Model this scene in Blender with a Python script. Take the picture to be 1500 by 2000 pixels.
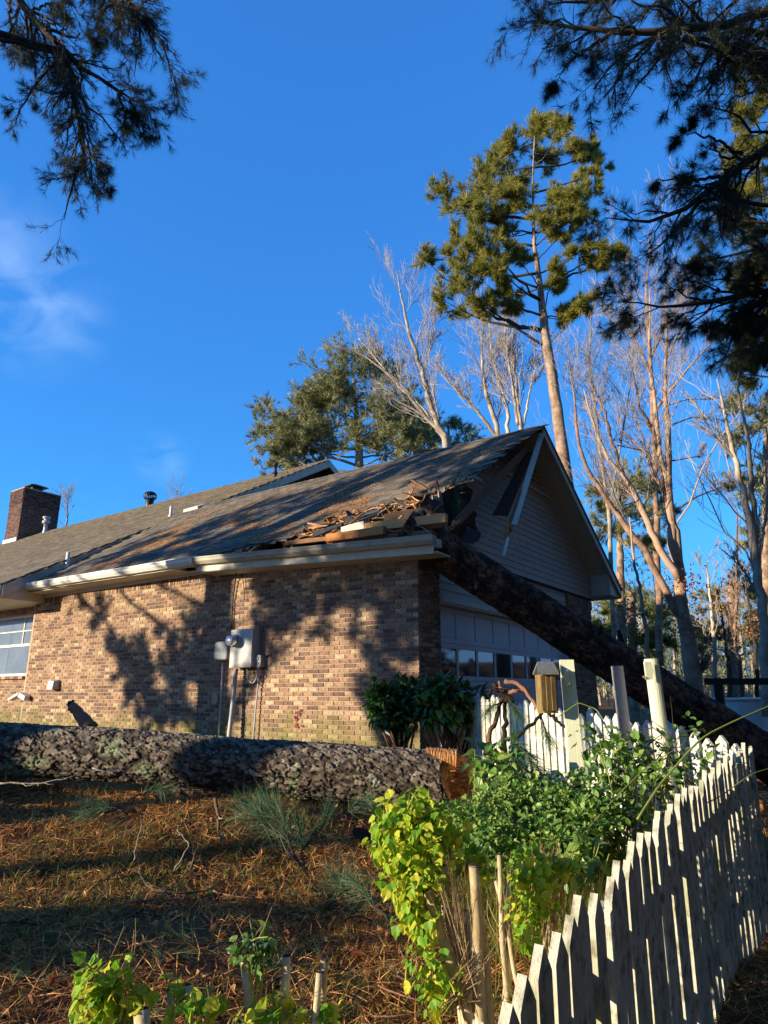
import bpy, math, random
import numpy as np
from mathutils import Vector, Matrix
for o in list(bpy.data.objects): bpy.data.objects.remove(o)
random.seed(7); rng = np.random.default_rng(11)
SC = bpy.context.scene; COL = SC.collection
rad = math.radians
# ------------------------------------------------------------------ camera, sky, sun, exposure
CX, CY, CZ = 5.12, -8.02, 1.5
PITCH, YAW, FPX = rad(15.2), rad(35.5), 1310.0
cam = bpy.data.cameras.new('camera'); camo = bpy.data.objects.new('camera', cam); COL.objects.link(camo)
cam.sensor_fit = 'VERTICAL'; cam.sensor_height = 36; cam.lens = 36*FPX/2000
cam.clip_start = .05; cam.clip_end = 2000
camo.location = (CX, CY, CZ); camo.rotation_euler = (rad(90)+PITCH, 0, YAW); SC.camera = camo
SUN = np.array([.557, .83, -.205]); SUN /= np.linalg.norm(SUN)      # the way the light travels
SUN_EL = math.asin(-SUN[2]); SUN_AZ = math.atan2(-SUN[0], -SUN[1])
W = bpy.data.worlds.new('World'); SC.world = W; W.use_nodes = True
wn, wl = W.node_tree.nodes, W.node_tree.links
bg = wn['Background']; bg.inputs['Strength'].default_value = .15
sky = wn.new('ShaderNodeTexSky'); sky.sky_type = 'NISHITA'; sky.sun_disc = False
sky.sun_elevation = SUN_EL; sky.sun_rotation = SUN_AZ % (2*math.pi)
sky.altitude = 300; sky.air_density = 1.0; sky.dust_density = 0.05; sky.ozone_density = 3.0
tc = wn.new('ShaderNodeTexCoord')
hs = wn.new('ShaderNodeHueSaturation'); hs.inputs['Saturation'].default_value = 1.0; hs.inputs['Value'].default_value = 1.0
sp = wn.new('ShaderNodeSeparateColor'); sp.mode = 'HSV'; wl.new(sky.outputs[0], sp.inputs[0])
def mth(op, a, b, c=None):
    m_ = wn.new('ShaderNodeMath'); m_.operation = op
    for i_, v_ in enumerate((a, b, c)):
        if v_ is None: continue
        if isinstance(v_, (int, float)): m_.inputs[i_].default_value = v_
        else: wl.new(v_, m_.inputs[i_])
    return m_.outputs[0]
cb = wn.new('ShaderNodeCombineColor'); cb.mode = 'HSV'      # a clear, deep winter blue: richer hue, flatter brightness
wl.new(mth('MINIMUM', mth('MAXIMUM', mth('ADD', sp.outputs[0], .012), .604), .628), cb.inputs[0])
wl.new(mth('MINIMUM', mth('POWER', sp.outputs[1], .2), .955), cb.inputs[1])
wl.new(mth('MULTIPLY', mth('POWER', sp.outputs[2], .5), 2.1), cb.inputs[2]); wl.new(cb.outputs[0], hs.inputs['Color'])
# thin cirrus wisps: stretched noise, kept to two small parts of the sky
mp = wn.new('ShaderNodeMapping'); mp.inputs['Rotation'].default_value = (0, .5, .35); mp.inputs['Scale'].default_value = (2.0, 9, 14)
wl.new(tc.outputs['Generated'], mp.inputs[0])
nz = wn.new('ShaderNodeTexNoise'); nz.inputs['Scale'].default_value = 1.4; nz.inputs['Detail'].default_value = 6; nz.inputs['Distortion'].default_value = .6
wl.new(mp.outputs[0], nz.inputs['Vector'])
def pixdir(px, py):
    r = px-750; u = 1000-py
    fw = FPX*math.cos(PITCH)-u*math.sin(PITCH); up = FPX*math.sin(PITCH)+u*math.cos(PITCH)
    v = np.array([-math.sin(YAW)*fw+math.cos(YAW)*r, math.cos(YAW)*fw+math.sin(YAW)*r, up]); return v, fw
def wisp(px, py, rr):
    d, _ = pixdir(px, py); d = d/np.linalg.norm(d)
    vm = wn.new('ShaderNodeVectorMath'); vm.operation = 'DISTANCE'; vm.inputs[1].default_value = tuple(d)
    wl.new(tc.outputs['Generated'], vm.inputs[0])
    mr = wn.new('ShaderNodeMapRange'); mr.interpolation_type = 'SMOOTHSTEP'
    mr.inputs[1].default_value = rr; mr.inputs[2].default_value = 0; wl.new(vm.outputs['Value'], mr.inputs[0]); return mr
w1, w2, w3 = wisp(70, 600, .11), wisp(-40, 530, .14), wisp(315, 895, .05)
ad = wn.new('ShaderNodeMath'); ad.operation = 'MAXIMUM'; wl.new(w1.outputs[0], ad.inputs[0]); wl.new(w2.outputs[0], ad.inputs[1])
ad2 = wn.new('ShaderNodeMath'); ad2.operation = 'MAXIMUM'; wl.new(ad.outputs[0], ad2.inputs[0]); wl.new(w3.outputs[0], ad2.inputs[1])
nr = wn.new('ShaderNodeMapRange'); nr.inputs[1].default_value = .38; nr.inputs[2].default_value = .75; nr.inputs[4].default_value = .3; wl.new(nz.outputs[0], nr.inputs[0])
mu = wn.new('ShaderNodeMath'); mu.operation = 'MULTIPLY'; wl.new(ad2.outputs[0], mu.inputs[0]); wl.new(nr.outputs[0], mu.inputs[1])
mx = wn.new('ShaderNodeMixRGB'); mx.inputs[2].default_value = (3.2, 4.2, 5.6, 1)
wl.new(mu.outputs[0], mx.inputs[0]); wl.new(hs.outputs[0], mx.inputs[1]); wl.new(mx.outputs[0], bg.inputs['Color'])
sl = bpy.data.lights.new('sun', 'SUN'); sl.energy = 5.0; sl.angle = rad(.53); sl.color = (1, .86, .64)
so = bpy.data.objects.new('sun', sl); COL.objects.link(so); so.rotation_euler = Vector(SUN).to_track_quat('-Z', 'Y').to_euler()
SC.render.engine = 'CYCLES'
SC.view_settings.view_transform = 'Standard'; SC.view_settings.look = 'None'; SC.view_settings.gamma = 1
SC.view_settings.exposure = 0.9; SC.view_settings.use_curve_mapping = False
SC.cycles.max_bounces = 6; SC.cycles.transparent_max_bounces = 8

# ------------------------------------------------------------------ helpers
def P(px, py, **k):
    """world point seen at a photo pixel, at a given forward distance D or on plane X= / Y= / Z="""
    d, fw = pixdir(px, py)
    if 'X' in k: t = (k['X']-CX)/d[0]
    elif 'Y' in k: t = (k['Y']-CY)/d[1]
    elif 'Z' in k: t = (k['Z']-CZ)/d[2]
    else: t = k['D']/fw
    return np.array([CX, CY, CZ])+t*d
def PL(pts, D=None):
    return np.array([P(q[0], q[1], D=(q[2] if len(q) > 2 else D)) for q in pts])
WORLD0 = {}
def w0(o): return WORLD0.get(o.name, np.zeros(3)) if o else np.zeros(3)
def thing(name, label, cat, loc=(0, 0, 0), group=None):
    o = bpy.data.objects.new(name, None); o.empty_display_size = .2; o.location = tuple(map(float, loc)); COL.objects.link(o)
    o['label'] = label; o['category'] = cat
    if group: o['group'] = group
    WORLD0[o.name] = np.array(loc, float); return o
def tag(o, label, cat, group=None):
    o['label'] = label; o['category'] = cat
    if group: o['group'] = group
    return o
def mesh_np(name, V, F, mat, var=None, smooth=False, midx=None):
    """V (n,3); F list of int arrays (m,3) or (m,4)"""
    F = [f for f in (F if isinstance(F, list) else [F]) if len(f)]
    me = bpy.data.meshes.new(name); V = np.asarray(V, np.float32)
    me.vertices.add(len(V)); me.vertices.foreach_set('co', V.ravel())
    nf = sum(len(f) for f in F); nl = sum(f.size for f in F)
    me.loops.add(nl); me.polygons.add(nf)
    me.loops.foreach_set('vertex_index', np.concatenate([np.asarray(f).ravel() for f in F]).astype(np.int32))
    tot = np.concatenate([np.full(len(f), f.shape[1]) for f in F]).astype(np.int32)
    st = np.concatenate([[0], np.cumsum(tot)[:-1]]).astype(np.int32)
    me.polygons.foreach_set('loop_start', st); me.polygons.foreach_set('loop_total', tot)
    for m in (mat if isinstance(mat, (list, tuple)) else [mat]): me.materials.append(m)
    if midx is not None: me.polygons.foreach_set('material_index', np.asarray(midx, np.int32))
    me.polygons.foreach_set('use_smooth', np.full(nf, smooth))
    if var is not None:
        a = me.attributes.new('var', 'FLOAT', 'FACE'); a.data.foreach_set('value', np.asarray(var, np.float32))
    me.update(calc_edges=True); return me
def mk(name, V, F, mat, parent=None, var=None, smooth=False, midx=None, stuff=False):
    V = np.asarray(V, float); o0 = w0(parent)
    if parent is None:
        o0 = np.array([*V[:, :2].mean(0), V[:, 2].min()])
    o = bpy.data.objects.new(name, mesh_np(name, V-o0, F, mat, var, smooth, midx)); COL.objects.link(o)
    if parent: o.parent = parent
    else: o.location = tuple(o0)
    WORLD0[o.name] = o0
    if stuff: o['kind'] = 'stuff'
    return o
def inst(name, me, parent, M):
    o = bpy.data.objects.new(name, me); COL.objects.link(o)
    if parent: o.parent = parent; M = Matrix.Translation(-Vector(w0(parent))) @ M
    o.matrix_basis = M; return o
def MT(loc, R=None, s=1.0):
    R = np.eye(3) if R is None else np.asarray(R); R = R*s
    return Matrix([[*R[0], loc[0]], [*R[1], loc[1]], [*R[2], loc[2]], [0, 0, 0, 1]])
BOXF = np.array([[0, 1, 3, 2], [4, 6, 7, 5], [0, 4, 5, 1], [2, 3, 7, 6], [0, 2, 6, 4], [1, 5, 7, 3]])
def boxv(a, b): return np.array([[x, y, z] for x in (a[0], b[0]) for y in (a[1], b[1]) for z in (a[2], b[2])], float)
def beamv(p, q, w, h, up=(0, 0, 1), taper=1.0):
    """box from p to q, w wide, h high"""
    p, q = np.array(p, float), np.array(q, float); d = (q-p)/np.linalg.norm(q-p)
    s = np.cross(d, up); s /= np.linalg.norm(s); u = np.cross(s, d)
    return np.array([e + s*w*a*(1 if e is p else taper) + u*h*b for e in (p, q) for a in (-.5, .5) for b in (-.5, .5)])
class Geo:
    def __init__(s): s.V = []; s.F = {3: [], 4: []}; s.m = {3: [], 4: []}; s.v = {3: [], 4: []}; s.n = 0
    def add(s, V, F, mi=0, var=None):
        if var is None: var = rng.random()
        for f in (F if isinstance(F, list) else [F]):
            k = f.shape[1]; s.F[k].append(f+s.n); s.m[k].append(np.full(len(f), mi))
            s.v[k].append(np.broadcast_to(np.asarray(var, float), (len(f),)))
        s.V.append(np.asarray(V, float)); s.n += len(V); return s
    def box(s, a, b, mi=0, var=None): return s.add(boxv(a, b), BOXF, mi, var)
    def beam(s, p, q, w, h, mi=0, up=(0, 0, 1), var=None): return s.add(beamv(p, q, w, h, up), BOXF, mi, var)
    def get(s):
        Fs = []; m = []; v = []
        for k in (3, 4):
            if s.F[k]: Fs.append(np.concatenate(s.F[k])); m.append(np.concatenate(s.m[k])); v.append(np.concatenate(s.v[k]))
        return np.concatenate(s.V), Fs, np.concatenate(m), np.concatenate(v)
    def build(s, name, mat, parent=None, smooth=False, stuff=False):
        V, F, m, v = s.get(); return mk(name, V, F, mat, parent, v, smooth, m, stuff)
def bt(Pp, Rr, sides=5, cap=True):
    """batch of tubes: Pp (B,n,3), Rr (B,n)"""
    B, n, _ = Pp.shape
    T = np.gradient(Pp, axis=1); T /= np.linalg.norm(T, axis=2, keepdims=True)+1e-9
    ref = np.where(np.abs(T[:, :1, 2:3]) < .8, np.array([0, 0, 1.]), np.array([1., 0, 0]))
    ref = np.broadcast_to(ref, T.shape)
    U = np.cross(T, ref); U /= np.linalg.norm(U, axis=2, keepdims=True)+1e-9; Wv = np.cross(T, U)
    a = np.arange(sides)*2*np.pi/sides
    V = Pp[:, :, None]+Rr[:, :, None, None]*(np.cos(a)[:, None]*U[:, :, None]+np.sin(a)[:, None]*Wv[:, :, None])
    V = V.reshape(-1, 3); i = np.arange(B)[:, None, None]*n*sides; j = np.arange(n-1)[None, :, None]*sides; k = np.arange(sides)[None, None]
    k2 = (k+1) % sides
    Q = np.stack(np.broadcast_arrays(i+j+k, i+j+k2, i+j+sides+k2, i+j+sides+k), -1).reshape(-1, 4)
    Fs = [Q]
    if cap:
        b = np.arange(B)[:, None]*n*sides+(n-1)*sides; kk = np.arange(1, sides-1)[None]
        Fs.append(np.stack(np.broadcast_arrays(b, b+kk, b+kk+1), -1).reshape(-1, 3))
        b = np.arange(B)[:, None]*n*sides
        Fs.append(np.stack(np.broadcast_arrays(b, b+kk+1, b+kk), -1).reshape(-1, 3))
    return V, Fs
def resamp(Pp, n, smooth=True):
    Pp = np.asarray(Pp, float); L = np.concatenate([[0], np.cumsum(np.linalg.norm(np.diff(Pp, axis=0), axis=1))])
    t = np.linspace(0, L[-1], n); out = np.stack([np.interp(t, L, Pp[:, i]) for i in range(Pp.shape[1])], 1)
    if smooth:
        for _ in range(max(1, n//12)): out[1:-1] = .25*out[:-2]+.5*out[1:-1]+.25*out[2:]
    return out
def tube(G, pts, radii, sides=8, n=None, mi=0, wob=0, var=None):
    pts = np.asarray(pts, float); n = n or max(4, len(pts)*3)
    A = resamp(np.c_[pts, np.interp(np.linspace(0, 1, len(pts)), np.linspace(0, 1, len(radii)), radii)], n)
    if wob: A[1:-1, :3] += rng.normal(0, wob, (n-2, 3))
    V, F = bt(A[None, :, :3], A[None, :, 3], sides); G.add(V, F, mi, var); return A
def unit(v): return v/(np.linalg.norm(v, axis=-1, keepdims=True)+1e-9)
def grow(Pp, Rr, nc, ratio, ang, up=0., tmin=.25, n=5, wig=.06, rr=.5, flat=0.):
    """children branches of a batch of parents"""
    B, m, _ = Pp.shape; Lp = np.linalg.norm(np.diff(Pp, axis=1), axis=2).sum(1)
    t = rng.uniform(tmin, 1, (B, nc)); x = t*(m-1); i = np.minimum(x.astype(int), m-2); f = (x-i)[..., None]
    bi = np.arange(B)[:, None]
    base = Pp[bi, i]*(1-f)+Pp[bi, i+1]*f; tan = unit(Pp[bi, i+1]-Pp[bi, i]); r0 = Rr[bi, i]*(1-f[..., 0])+Rr[bi, i+1]*f[..., 0]
    rnd = rng.normal(size=base.shape)
    if flat: rnd[..., 2] *= (1-flat)
    perp = unit(rnd-(rnd*tan).sum(-1, keepdims=True)*tan)
    a = rng.normal(ang, ang*.2, (B, nc, 1)); d = unit(tan*np.cos(a)+perp*np.sin(a)+np.array([0, 0, up]))
    L = (Lp[:, None]*ratio*(1-.55*t)*rng.uniform(.6, 1.25, (B, nc)))[..., None, None]
    s = np.linspace(0, 1, n)[None, None, :, None]
    bend = rng.normal(0, wig, (B, nc, 1, 3))+np.array([0, 0, up*.35])
    C = base[:, :, None]+d[:, :, None]*L*s+bend*L*s*s+rng.normal(0, wig*.25, (B, nc, n, 3))*L*(s > 0)
    rc = np.minimum(r0*.8, np.maximum(r0*rr, .0))[..., None]*np.linspace(1, .35, n)
    return C.reshape(-1, n, 3), rc.reshape(-1, n)
def needles(pos, dr, K, ln, w, spread=.7, droop=0.):
    """tufts of pine needles as thin triangles; pos, dr (M,3)"""
    M = len(pos); d = unit(dr[:, None]+rng.normal(0, spread, (M, K, 3))+np.array([0, 0, -droop]))
    L = (ln*rng.uniform(.65, 1.1, (M, K, 1))); b = pos[:, None]+d*L*.06-unit(dr)[:, None]*rng.uniform(0, .45, (M, K, 1))*ln
    s = unit(np.cross(d, rng.normal(size=d.shape)))*w*.5
    V = np.stack([b-s, b+s, b+d*L+np.array([0, 0, -1.])*L*L*droop], 2).reshape(-1, 3)
    return V, np.arange(M*K*3).reshape(-1, 3), np.repeat(rng.random(M), K)
def binst(TV, TF, Rm, loc):
    """template copied by rotation matrices (B,3,3) and places (B,3)"""
    B = len(loc); V = np.einsum('bij,kj->bki', Rm, TV)+loc[:, None]
    TF = TF if isinstance(TF, list) else [TF]
    return V.reshape(-1, 3), [(f[None]+np.arange(B)[:, None, None]*len(TV)).reshape(-1, f.shape[1]) for f in TF]
def frames(d, up=None):
    d = unit(d); r = rng.normal(size=d.shape) if up is None else np.broadcast_to(up, d.shape)+rng.normal(0, .02, d.shape)
    s = unit(np.cross(r, d)); return np.stack([s, d, np.cross(s, d)], -1)      # columns x=side y=along z=normal
def hashn(i, j, k, s=0):
    h = (i*374761393+j*668265263+k*2147483647+s*1274126177) & 0x7fffffff
    h = (h ^ (h >> 13))*1274126177 & 0x7fffffff; return ((h ^ (h >> 16)) & 0xffff)/65535.
def vnoise(p, s=0):
    p = np.asarray(p); i = np.floor(p).astype(np.int64); f = p-i; f = f*f*(3-2*f); o = 0
    for a in (0, 1):
        for b in (0, 1):
            for c in (0, 1):
                wgt = (f[..., 0] if a else 1-f[..., 0])*(f[..., 1] if b else 1-f[..., 1])*(f[..., 2] if c else 1-f[..., 2])
                o = o+wgt*hashn(i[..., 0]+a, i[..., 1]+b, i[..., 2]+c, s)
    return o
def fbm(p, o=4, s=0): return sum(vnoise(np.asarray(p)*2**k+k*17.3, s)*.5**k for k in range(o))/1.9
def voro(p):
    i = np.floor(p).astype(np.int64); d1 = np.full(p.shape[:-1], 9.); d2 = d1.copy(); idv = np.zeros_like(d1)
    for a in (-1, 0, 1):
        for b in (-1, 0, 1):
            for c in (-1, 0, 1):
                q = i+np.array([a, b, c]); r = np.stack([hashn(q[..., 0], q[..., 1], q[..., 2], s) for s in (1, 2, 3)], -1)
                d = np.linalg.norm(q+r-p, axis=-1); h = hashn(q[..., 0], q[..., 1], q[..., 2], 9)
                nb = d < d1; d2 = np.where(nb, d1, np.minimum(d2, d)); idv = np.where(nb, h, idv); d1 = np.minimum(d1, d)
    return d1, d2, idv
def sstep(a, b, x): t = np.clip((x-a)/(b-a), 0, 1); return t*t*(3-2*t)

# ------------------------------------------------------------------ materials
def mat(name, cols, scale=8., rough=.85, bump=0., bscale=None, mapping=(1, 1, 1), attr=0., trans=0., spec=.3, coord='Object', detail=5, metal=0., distort=0., tint=None, rand=0.):
    m = bpy.data.materials.new(name); m.use_nodes = True; n, l = m.node_tree.nodes, m.node_tree.links
    b = n['Principled BSDF']; b.inputs['Roughness'].default_value = rough; b.inputs['Specular IOR Level'].default_value = spec; b.inputs['Metallic'].default_value = metal
    t = n.new('ShaderNodeTexCoord'); mpp = n.new('ShaderNodeMapping'); mpp.inputs['Scale'].default_value = mapping; l.new(t.outputs[coord], mpp.inputs[0])
    nz = n.new('ShaderNodeTexNoise'); nz.inputs['Scale'].default_value = scale; nz.inputs['Detail'].default_value = detail; nz.inputs['Distortion'].default_value = distort; nz.inputs['Roughness'].default_value = .62
    l.new(mpp.outputs[0], nz.inputs['Vector'])
    r = n.new('ShaderNodeValToRGB'); e = r.color_ramp.elements
    while len(e) < len(cols): e.new(.5)
    for i, c in enumerate(cols):
        e[i].position = .3+.4*i/max(1, len(cols)-1); e[i].color = (*c, 1)
    fac = nz.outputs[0]
    if attr or rand:
        at = n.new('ShaderNodeAttribute'); at.attribute_name = 'var'; oi = n.new('ShaderNodeObjectInfo')
        a0 = n.new('ShaderNodeMath'); a0.operation = 'ADD'; l.new(at.outputs['Fac'], a0.inputs[0])
        if rand: l.new(oi.outputs['Random'], a0.inputs[1])
        else: a0.inputs[1].default_value = 0
        fr = n.new('ShaderNodeMath'); fr.operation = 'FRACT'; l.new(a0.outputs[0], fr.inputs[0])
        mm = n.new('ShaderNodeMapRange'); k = attr or rand; mm.inputs[3].default_value = -k*.5; mm.inputs[4].default_value = k*.5; l.new(fr.outputs[0], mm.inputs[0])
        ad = n.new('ShaderNodeMath'); ad.operation = 'ADD'; l.new(nz.outputs[0], ad.inputs[0]); l.new(mm.outputs[0], ad.inputs[1]); fac = ad.outputs[0]
    l.new(fac, r.inputs[0]); out = r.outputs[0]
    if tint: out = tint(n, l, out, t)
    l.new(out, b.inputs['Base Color'])
    if bump:
        bn = n.new('ShaderNodeTexNoise'); bn.inputs['Scale'].default_value = bscale or scale*4; bn.inputs['Detail'].default_value = 6; l.new(mpp.outputs[0], bn.inputs['Vector'])
        bu = n.new('ShaderNodeBump'); bu.inputs['Strength'].default_value = bump; bu.inputs['Distance'].default_value = .01; l.new(bn.outputs[0], bu.inputs['Height']); l.new(bu.outputs[0], b.inputs['Normal'])
    if trans:
        tr = n.new('ShaderNodeBsdfTranslucent'); l.new(out, tr.inputs[0]); ms = n.new('ShaderNodeMixShader'); ms.inputs[0].default_value = trans
        l.new(b.outputs[0], ms.inputs[1]); l.new(tr.outputs[0], ms.inputs[2]); l.new(ms.outputs[0], n['Material Output'].inputs['Surface'])
    return m
def posmix(col, scale, lo, hi, zlo=None, zhi=None, amt=1., coord='pos'):
    """mix another colour in where a noise says so, optionally low on the thing (moss, dirt, litter)"""
    def f(n, l, out, t):
        g = n.new('ShaderNodeNewGeometry'); nz = n.new('ShaderNodeTexNoise'); nz.inputs['Scale'].default_value = scale; nz.inputs['Detail'].default_value = 6; l.new(g.outputs['Position'], nz.inputs['Vector'])
        mr = n.new('ShaderNodeMapRange'); mr.inputs[1].default_value = lo; mr.inputs[2].default_value = hi; mr.inputs[4].default_value = amt
        src = nz.outputs[0]
        if zlo is not None:
            sx = n.new('ShaderNodeSeparateXYZ'); l.new(g.outputs['Position'], sx.inputs[0])
            zr = n.new('ShaderNodeMapRange'); zr.inputs[1].default_value = zlo; zr.inputs[2].default_value = zhi; zr.inputs[3].default_value = .35; zr.inputs[4].default_value = -.35; l.new(sx.outputs[2], zr.inputs[0])
            ad = n.new('ShaderNodeMath'); ad.operation = 'ADD'; l.new(src, ad.inputs[0]); l.new(zr.outputs[0], ad.inputs[1]); src = ad.outputs[0]
        l.new(src, mr.inputs[0]); mx = n.new('ShaderNodeMixRGB'); mx.inputs[2].default_value = (*col, 1); l.new(mr.outputs[0], mx.inputs[0]); l.new(out, mx.inputs[1]); return mx.outputs[0]
    return f
def chain(*fs):
    def f(n, l, out, t):
        for g in fs: out = g(n, l, out, t)
        return out
    return f
def brickmat():
    m = bpy.data.materials.new('brick_face'); m.use_nodes = True; n, l = m.node_tree.nodes, m.node_tree.links; b = n['Principled BSDF']; b.inputs['Roughness'].default_value = .9; b.inputs['Specular IOR Level'].default_value = .2
    at = n.new('ShaderNodeAttribute'); at.attribute_name = 'var'; oi = n.new('ShaderNodeObjectInfo'); a0 = n.new('ShaderNodeMath'); a0.operation = 'ADD'; l.new(at.outputs['Fac'], a0.inputs[0]); l.new(oi.outputs['Random'], a0.inputs[1])
    fr = n.new('ShaderNodeMath'); fr.operation = 'FRACT'; l.new(a0.outputs[0], fr.inputs[0])
    r = n.new('ShaderNodeValToRGB'); e = r.color_ramp.elements
    st = [(0, (.13, .080, .062)), (.14, (.17, .10, .072)), (.27, (.22, .125, .082)), (.42, (.27, .16, .10)), (.6, (.31, .19, .115)), (.74, (.33, .20, .125)), (.85, (.36, .235, .14)), (.95, (.43, .31, .185))]
    while len(e) < len(st): e.new(.5)
    for i, (p, c) in enumerate(st): e[i].position = p; e[i].color = (*c, 1)
    l.new(fr.outputs[0], r.inputs[0])
    g = n.new('ShaderNodeNewGeometry'); nz = n.new('ShaderNodeTexNoise'); nz.inputs['Scale'].default_value = 26; nz.inputs['Detail'].default_value = 5; l.new(g.outputs['Position'], nz.inputs['Vector'])
    mr = n.new('ShaderNodeMapRange'); mr.inputs[1].default_value = .3; mr.inputs[2].default_value = .7; mr.inputs[3].default_value = .62; mr.inputs[4].default_value = 1.4; l.new(nz.outputs[0], mr.inputs[0])
    mu = n.new('ShaderNodeVectorMath'); mu.operation = 'SCALE'; l.new(r.outputs[0], mu.inputs[0]); l.new(mr.outputs[0], mu.inputs[3])
    out = posmix((.16, .17, .03), 2.2, .52, .95, .75, 1.75, .75)(n, l, mu.outputs[0], None)
    out = posmix((.09, .07, .04), 5, .55, .95, .7, 1.3, .6)(n, l, out, None)
    l.new(out, b.inputs['Base Color'])
    bu = n.new('ShaderNodeBump'); bu.inputs['Strength'].default_value = .5; bu.inputs['Distance'].default_value = .004; n2 = n.new('ShaderNodeTexNoise'); n2.inputs['Scale'].default_value = 120; l.new(g.outputs['Position'], n2.inputs['Vector']); l.new(n2.outputs[0], bu.inputs['Height']); l.new(bu.outputs[0], b.inputs['Normal'])
    return m
M = {}
M['brick'] = brickmat()
M['mortar'] = mat('mortar', [(.34, .27, .19), (.46, .38, .27)], 12, .95, .4, tint=posmix((.14, .15, .04), 2.2, .5, .9, .75, 1.75, .8))
M['chim'] = mat('chimney_brick', [(.055, .03, .025), (.10, .05, .038), (.16, .08, .055)], 9, .9, .4, attr=.7)
M['shingle'] = mat('asphalt_shingle', [(.10, .085, .065), (.155, .13, .098), (.225, .185, .135)], 5, .95, .5, 150, attr=.35, rand=.35, tint=chain(posmix((.30, .13, .05), 3.5, .60, .78, amt=.55), posmix((.07, .06, .055), 1.3, .5, .8, amt=.5)))
M['trim'] = mat('cream_trim_paint', [(.50, .47, .36), (.62, .58, .46)], 6, .55, .15, tint=posmix((.22, .18, .12), 9, .6, .85, amt=.5))
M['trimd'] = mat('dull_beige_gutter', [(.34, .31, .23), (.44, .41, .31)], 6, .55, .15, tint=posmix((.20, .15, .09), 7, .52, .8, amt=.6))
M['trimw'] = mat('white_trim_paint', [(.66, .64, .56), (.76, .74, .66)], 6, .5, .1, tint=posmix((.30, .24, .17), 7, .62, .9, amt=.4))
M['siding'] = mat('cream_siding', [(.40, .365, .30), (.48, .44, .37)], 4, .65, .1, attr=.12, rand=.12, tint=posmix((.24, .2, .16), 3, .6, .9, amt=.35))
M['door'] = mat('white_door_paint', [(.58, .58, .60), (.66, .66, .67)], 4, .5, .05)
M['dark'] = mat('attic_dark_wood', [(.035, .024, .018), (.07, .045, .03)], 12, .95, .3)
M['brown'] = mat('aged_lumber', [(.16, .075, .035), (.26, .13, .06)], 10, .8, .3, mapping=(1, 6, 6))
M['fresh'] = mat('fresh_broken_wood', [(.48, .17, .05), (.66, .29, .095), (.78, .43, .17)], 14, .8, .5, mapping=(6, 1, 6), attr=.3, rand=.3)
M['felt'] = mat('torn_roofing_felt', [(.03, .03, .035), (.09, .09, .1)], 9, .95, .3, attr=.3, rand=.3)
M['glassd'] = mat('dark_window_glass', [(.012, .013, .014), (.02, .02, .02)], 3, .04, 0, spec=1.0)
M['glassw'] = mat('window_pane_glass', [(.10, .12, .13), (.18, .2, .2)], 1.5, .15, 0, spec=.9)
M['metal'] = mat('galvanised_metal', [(.36, .36, .35), (.48, .48, .47)], 9, .5, .05, metal=.3)
M['boxg'] = mat('painted_meter_steel', [(.42, .42, .38), (.50, .50, .46)], 5, .5, .05, tint=posmix((.33, .16, .06), 9, .5, .8, 1.86, 2.1, .8))
M['boxd'] = mat('grey_plastic', [(.16, .17, .19), (.21, .22, .24)], 7, .55, .05)
M['pipeg'] = mat('grey_conduit', [(.33, .34, .35), (.42, .43, .44)], 6, .45)
M['black'] = mat('black_cable', [(.015, .013, .013), (.03, .025, .022)], 6, .6)
M['blackm'] = mat('black_vent_metal', [(.03, .03, .032), (.06, .06, .062)], 6, .45, metal=.4)
M['glassm'] = mat('meter_glass', [(.55, .57, .6), (.75, .77, .8)], 14, .12, 0, spec=1, metal=.6)
barkt = lambda a, b, c, nm, sc=7, li=None, at=.5: mat(nm, [a, b, c], sc, .95, .8, 40, attr=at, tint=li)
M['logbark'] = barkt((.022, .017, .014), (.105, .078, .058), (.26, .205, .15), 'log_bark', 14, chain(posmix((.28, .34, .18), 2.6, .57, .62, amt=.65), posmix((.40, .43, .33), 13, .645, .67, amt=.7), posmix((.03, .024, .02), 20, .56, .66, amt=.8)), .8)
M['leanbark'] = barkt((.012, .009, .007), (.06, .034, .022), (.26, .12, .07), 'reddish_pine_bark', 5, None, .6)
M['pinebark'] = barkt((.16, .10, .065), (.30, .20, .13), (.44, .32, .22), 'pine_bark', 4)
M['darkbark'] = barkt((.03, .024, .02), (.06, .045, .036), (.09, .07, .055), 'dark_limb_bark', 5)
M['palebark'] = barkt((.22, .18, .13), (.38, .31, .23), (.52, .44, .34), 'pale_bark', 3)
M['pinkbark'] = barkt((.13, .075, .05), (.31, .19, .125), (.46, .31, .21), 'pinkish_bark', 3)
M['twig'] = mat('bare_twigs', [(.20, .17, .15), (.34, .30, .27)], 3, .9)
nm = lambda name, a, b, c, tr=.25: mat(name, [a, b, c], 3, .6, 0, attr=.5, trans=tr, spec=.3)
M['needle'] = nm('sunlit_pine_needles', (.13, .15, .025), (.25, .25, .045), (.40, .34, .07), .35)  # brighter copy: sunlight is put into the needle colour
M['needled'] = nm('shaded_pine_needles', (.018, .030, .016), (.030, .045, .022), (.05, .062, .03))  # darker copy: the shade on the boughs is put into the colour
M['needleb'] = nm('blue_green_needles', (.05, .10, .05), (.08, .15, .07), (.13, .2, .09))
M['needleo'] = nm('olive_needles', (.13, .15, .05), (.26, .26, .10), (.40, .37, .17))
M['straw'] = mat('fallen_pine_straw', [(.15, .05, .012), (.48, .19, .04), (.75, .38, .12)], 3, .8, attr=.7)
M['grass'] = mat('short_grass', [(.08, .11, .015), (.17, .2, .03), (.3, .3, .06)], 3, .7, attr=.6, trans=.3)
M['yleaf'] = mat('yellow_green_leaf', [(.16, .34, .02), (.34, .50, .035), (.60, .58, .05)], 5, .5, attr=.75, trans=.45, rand=.75)
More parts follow.
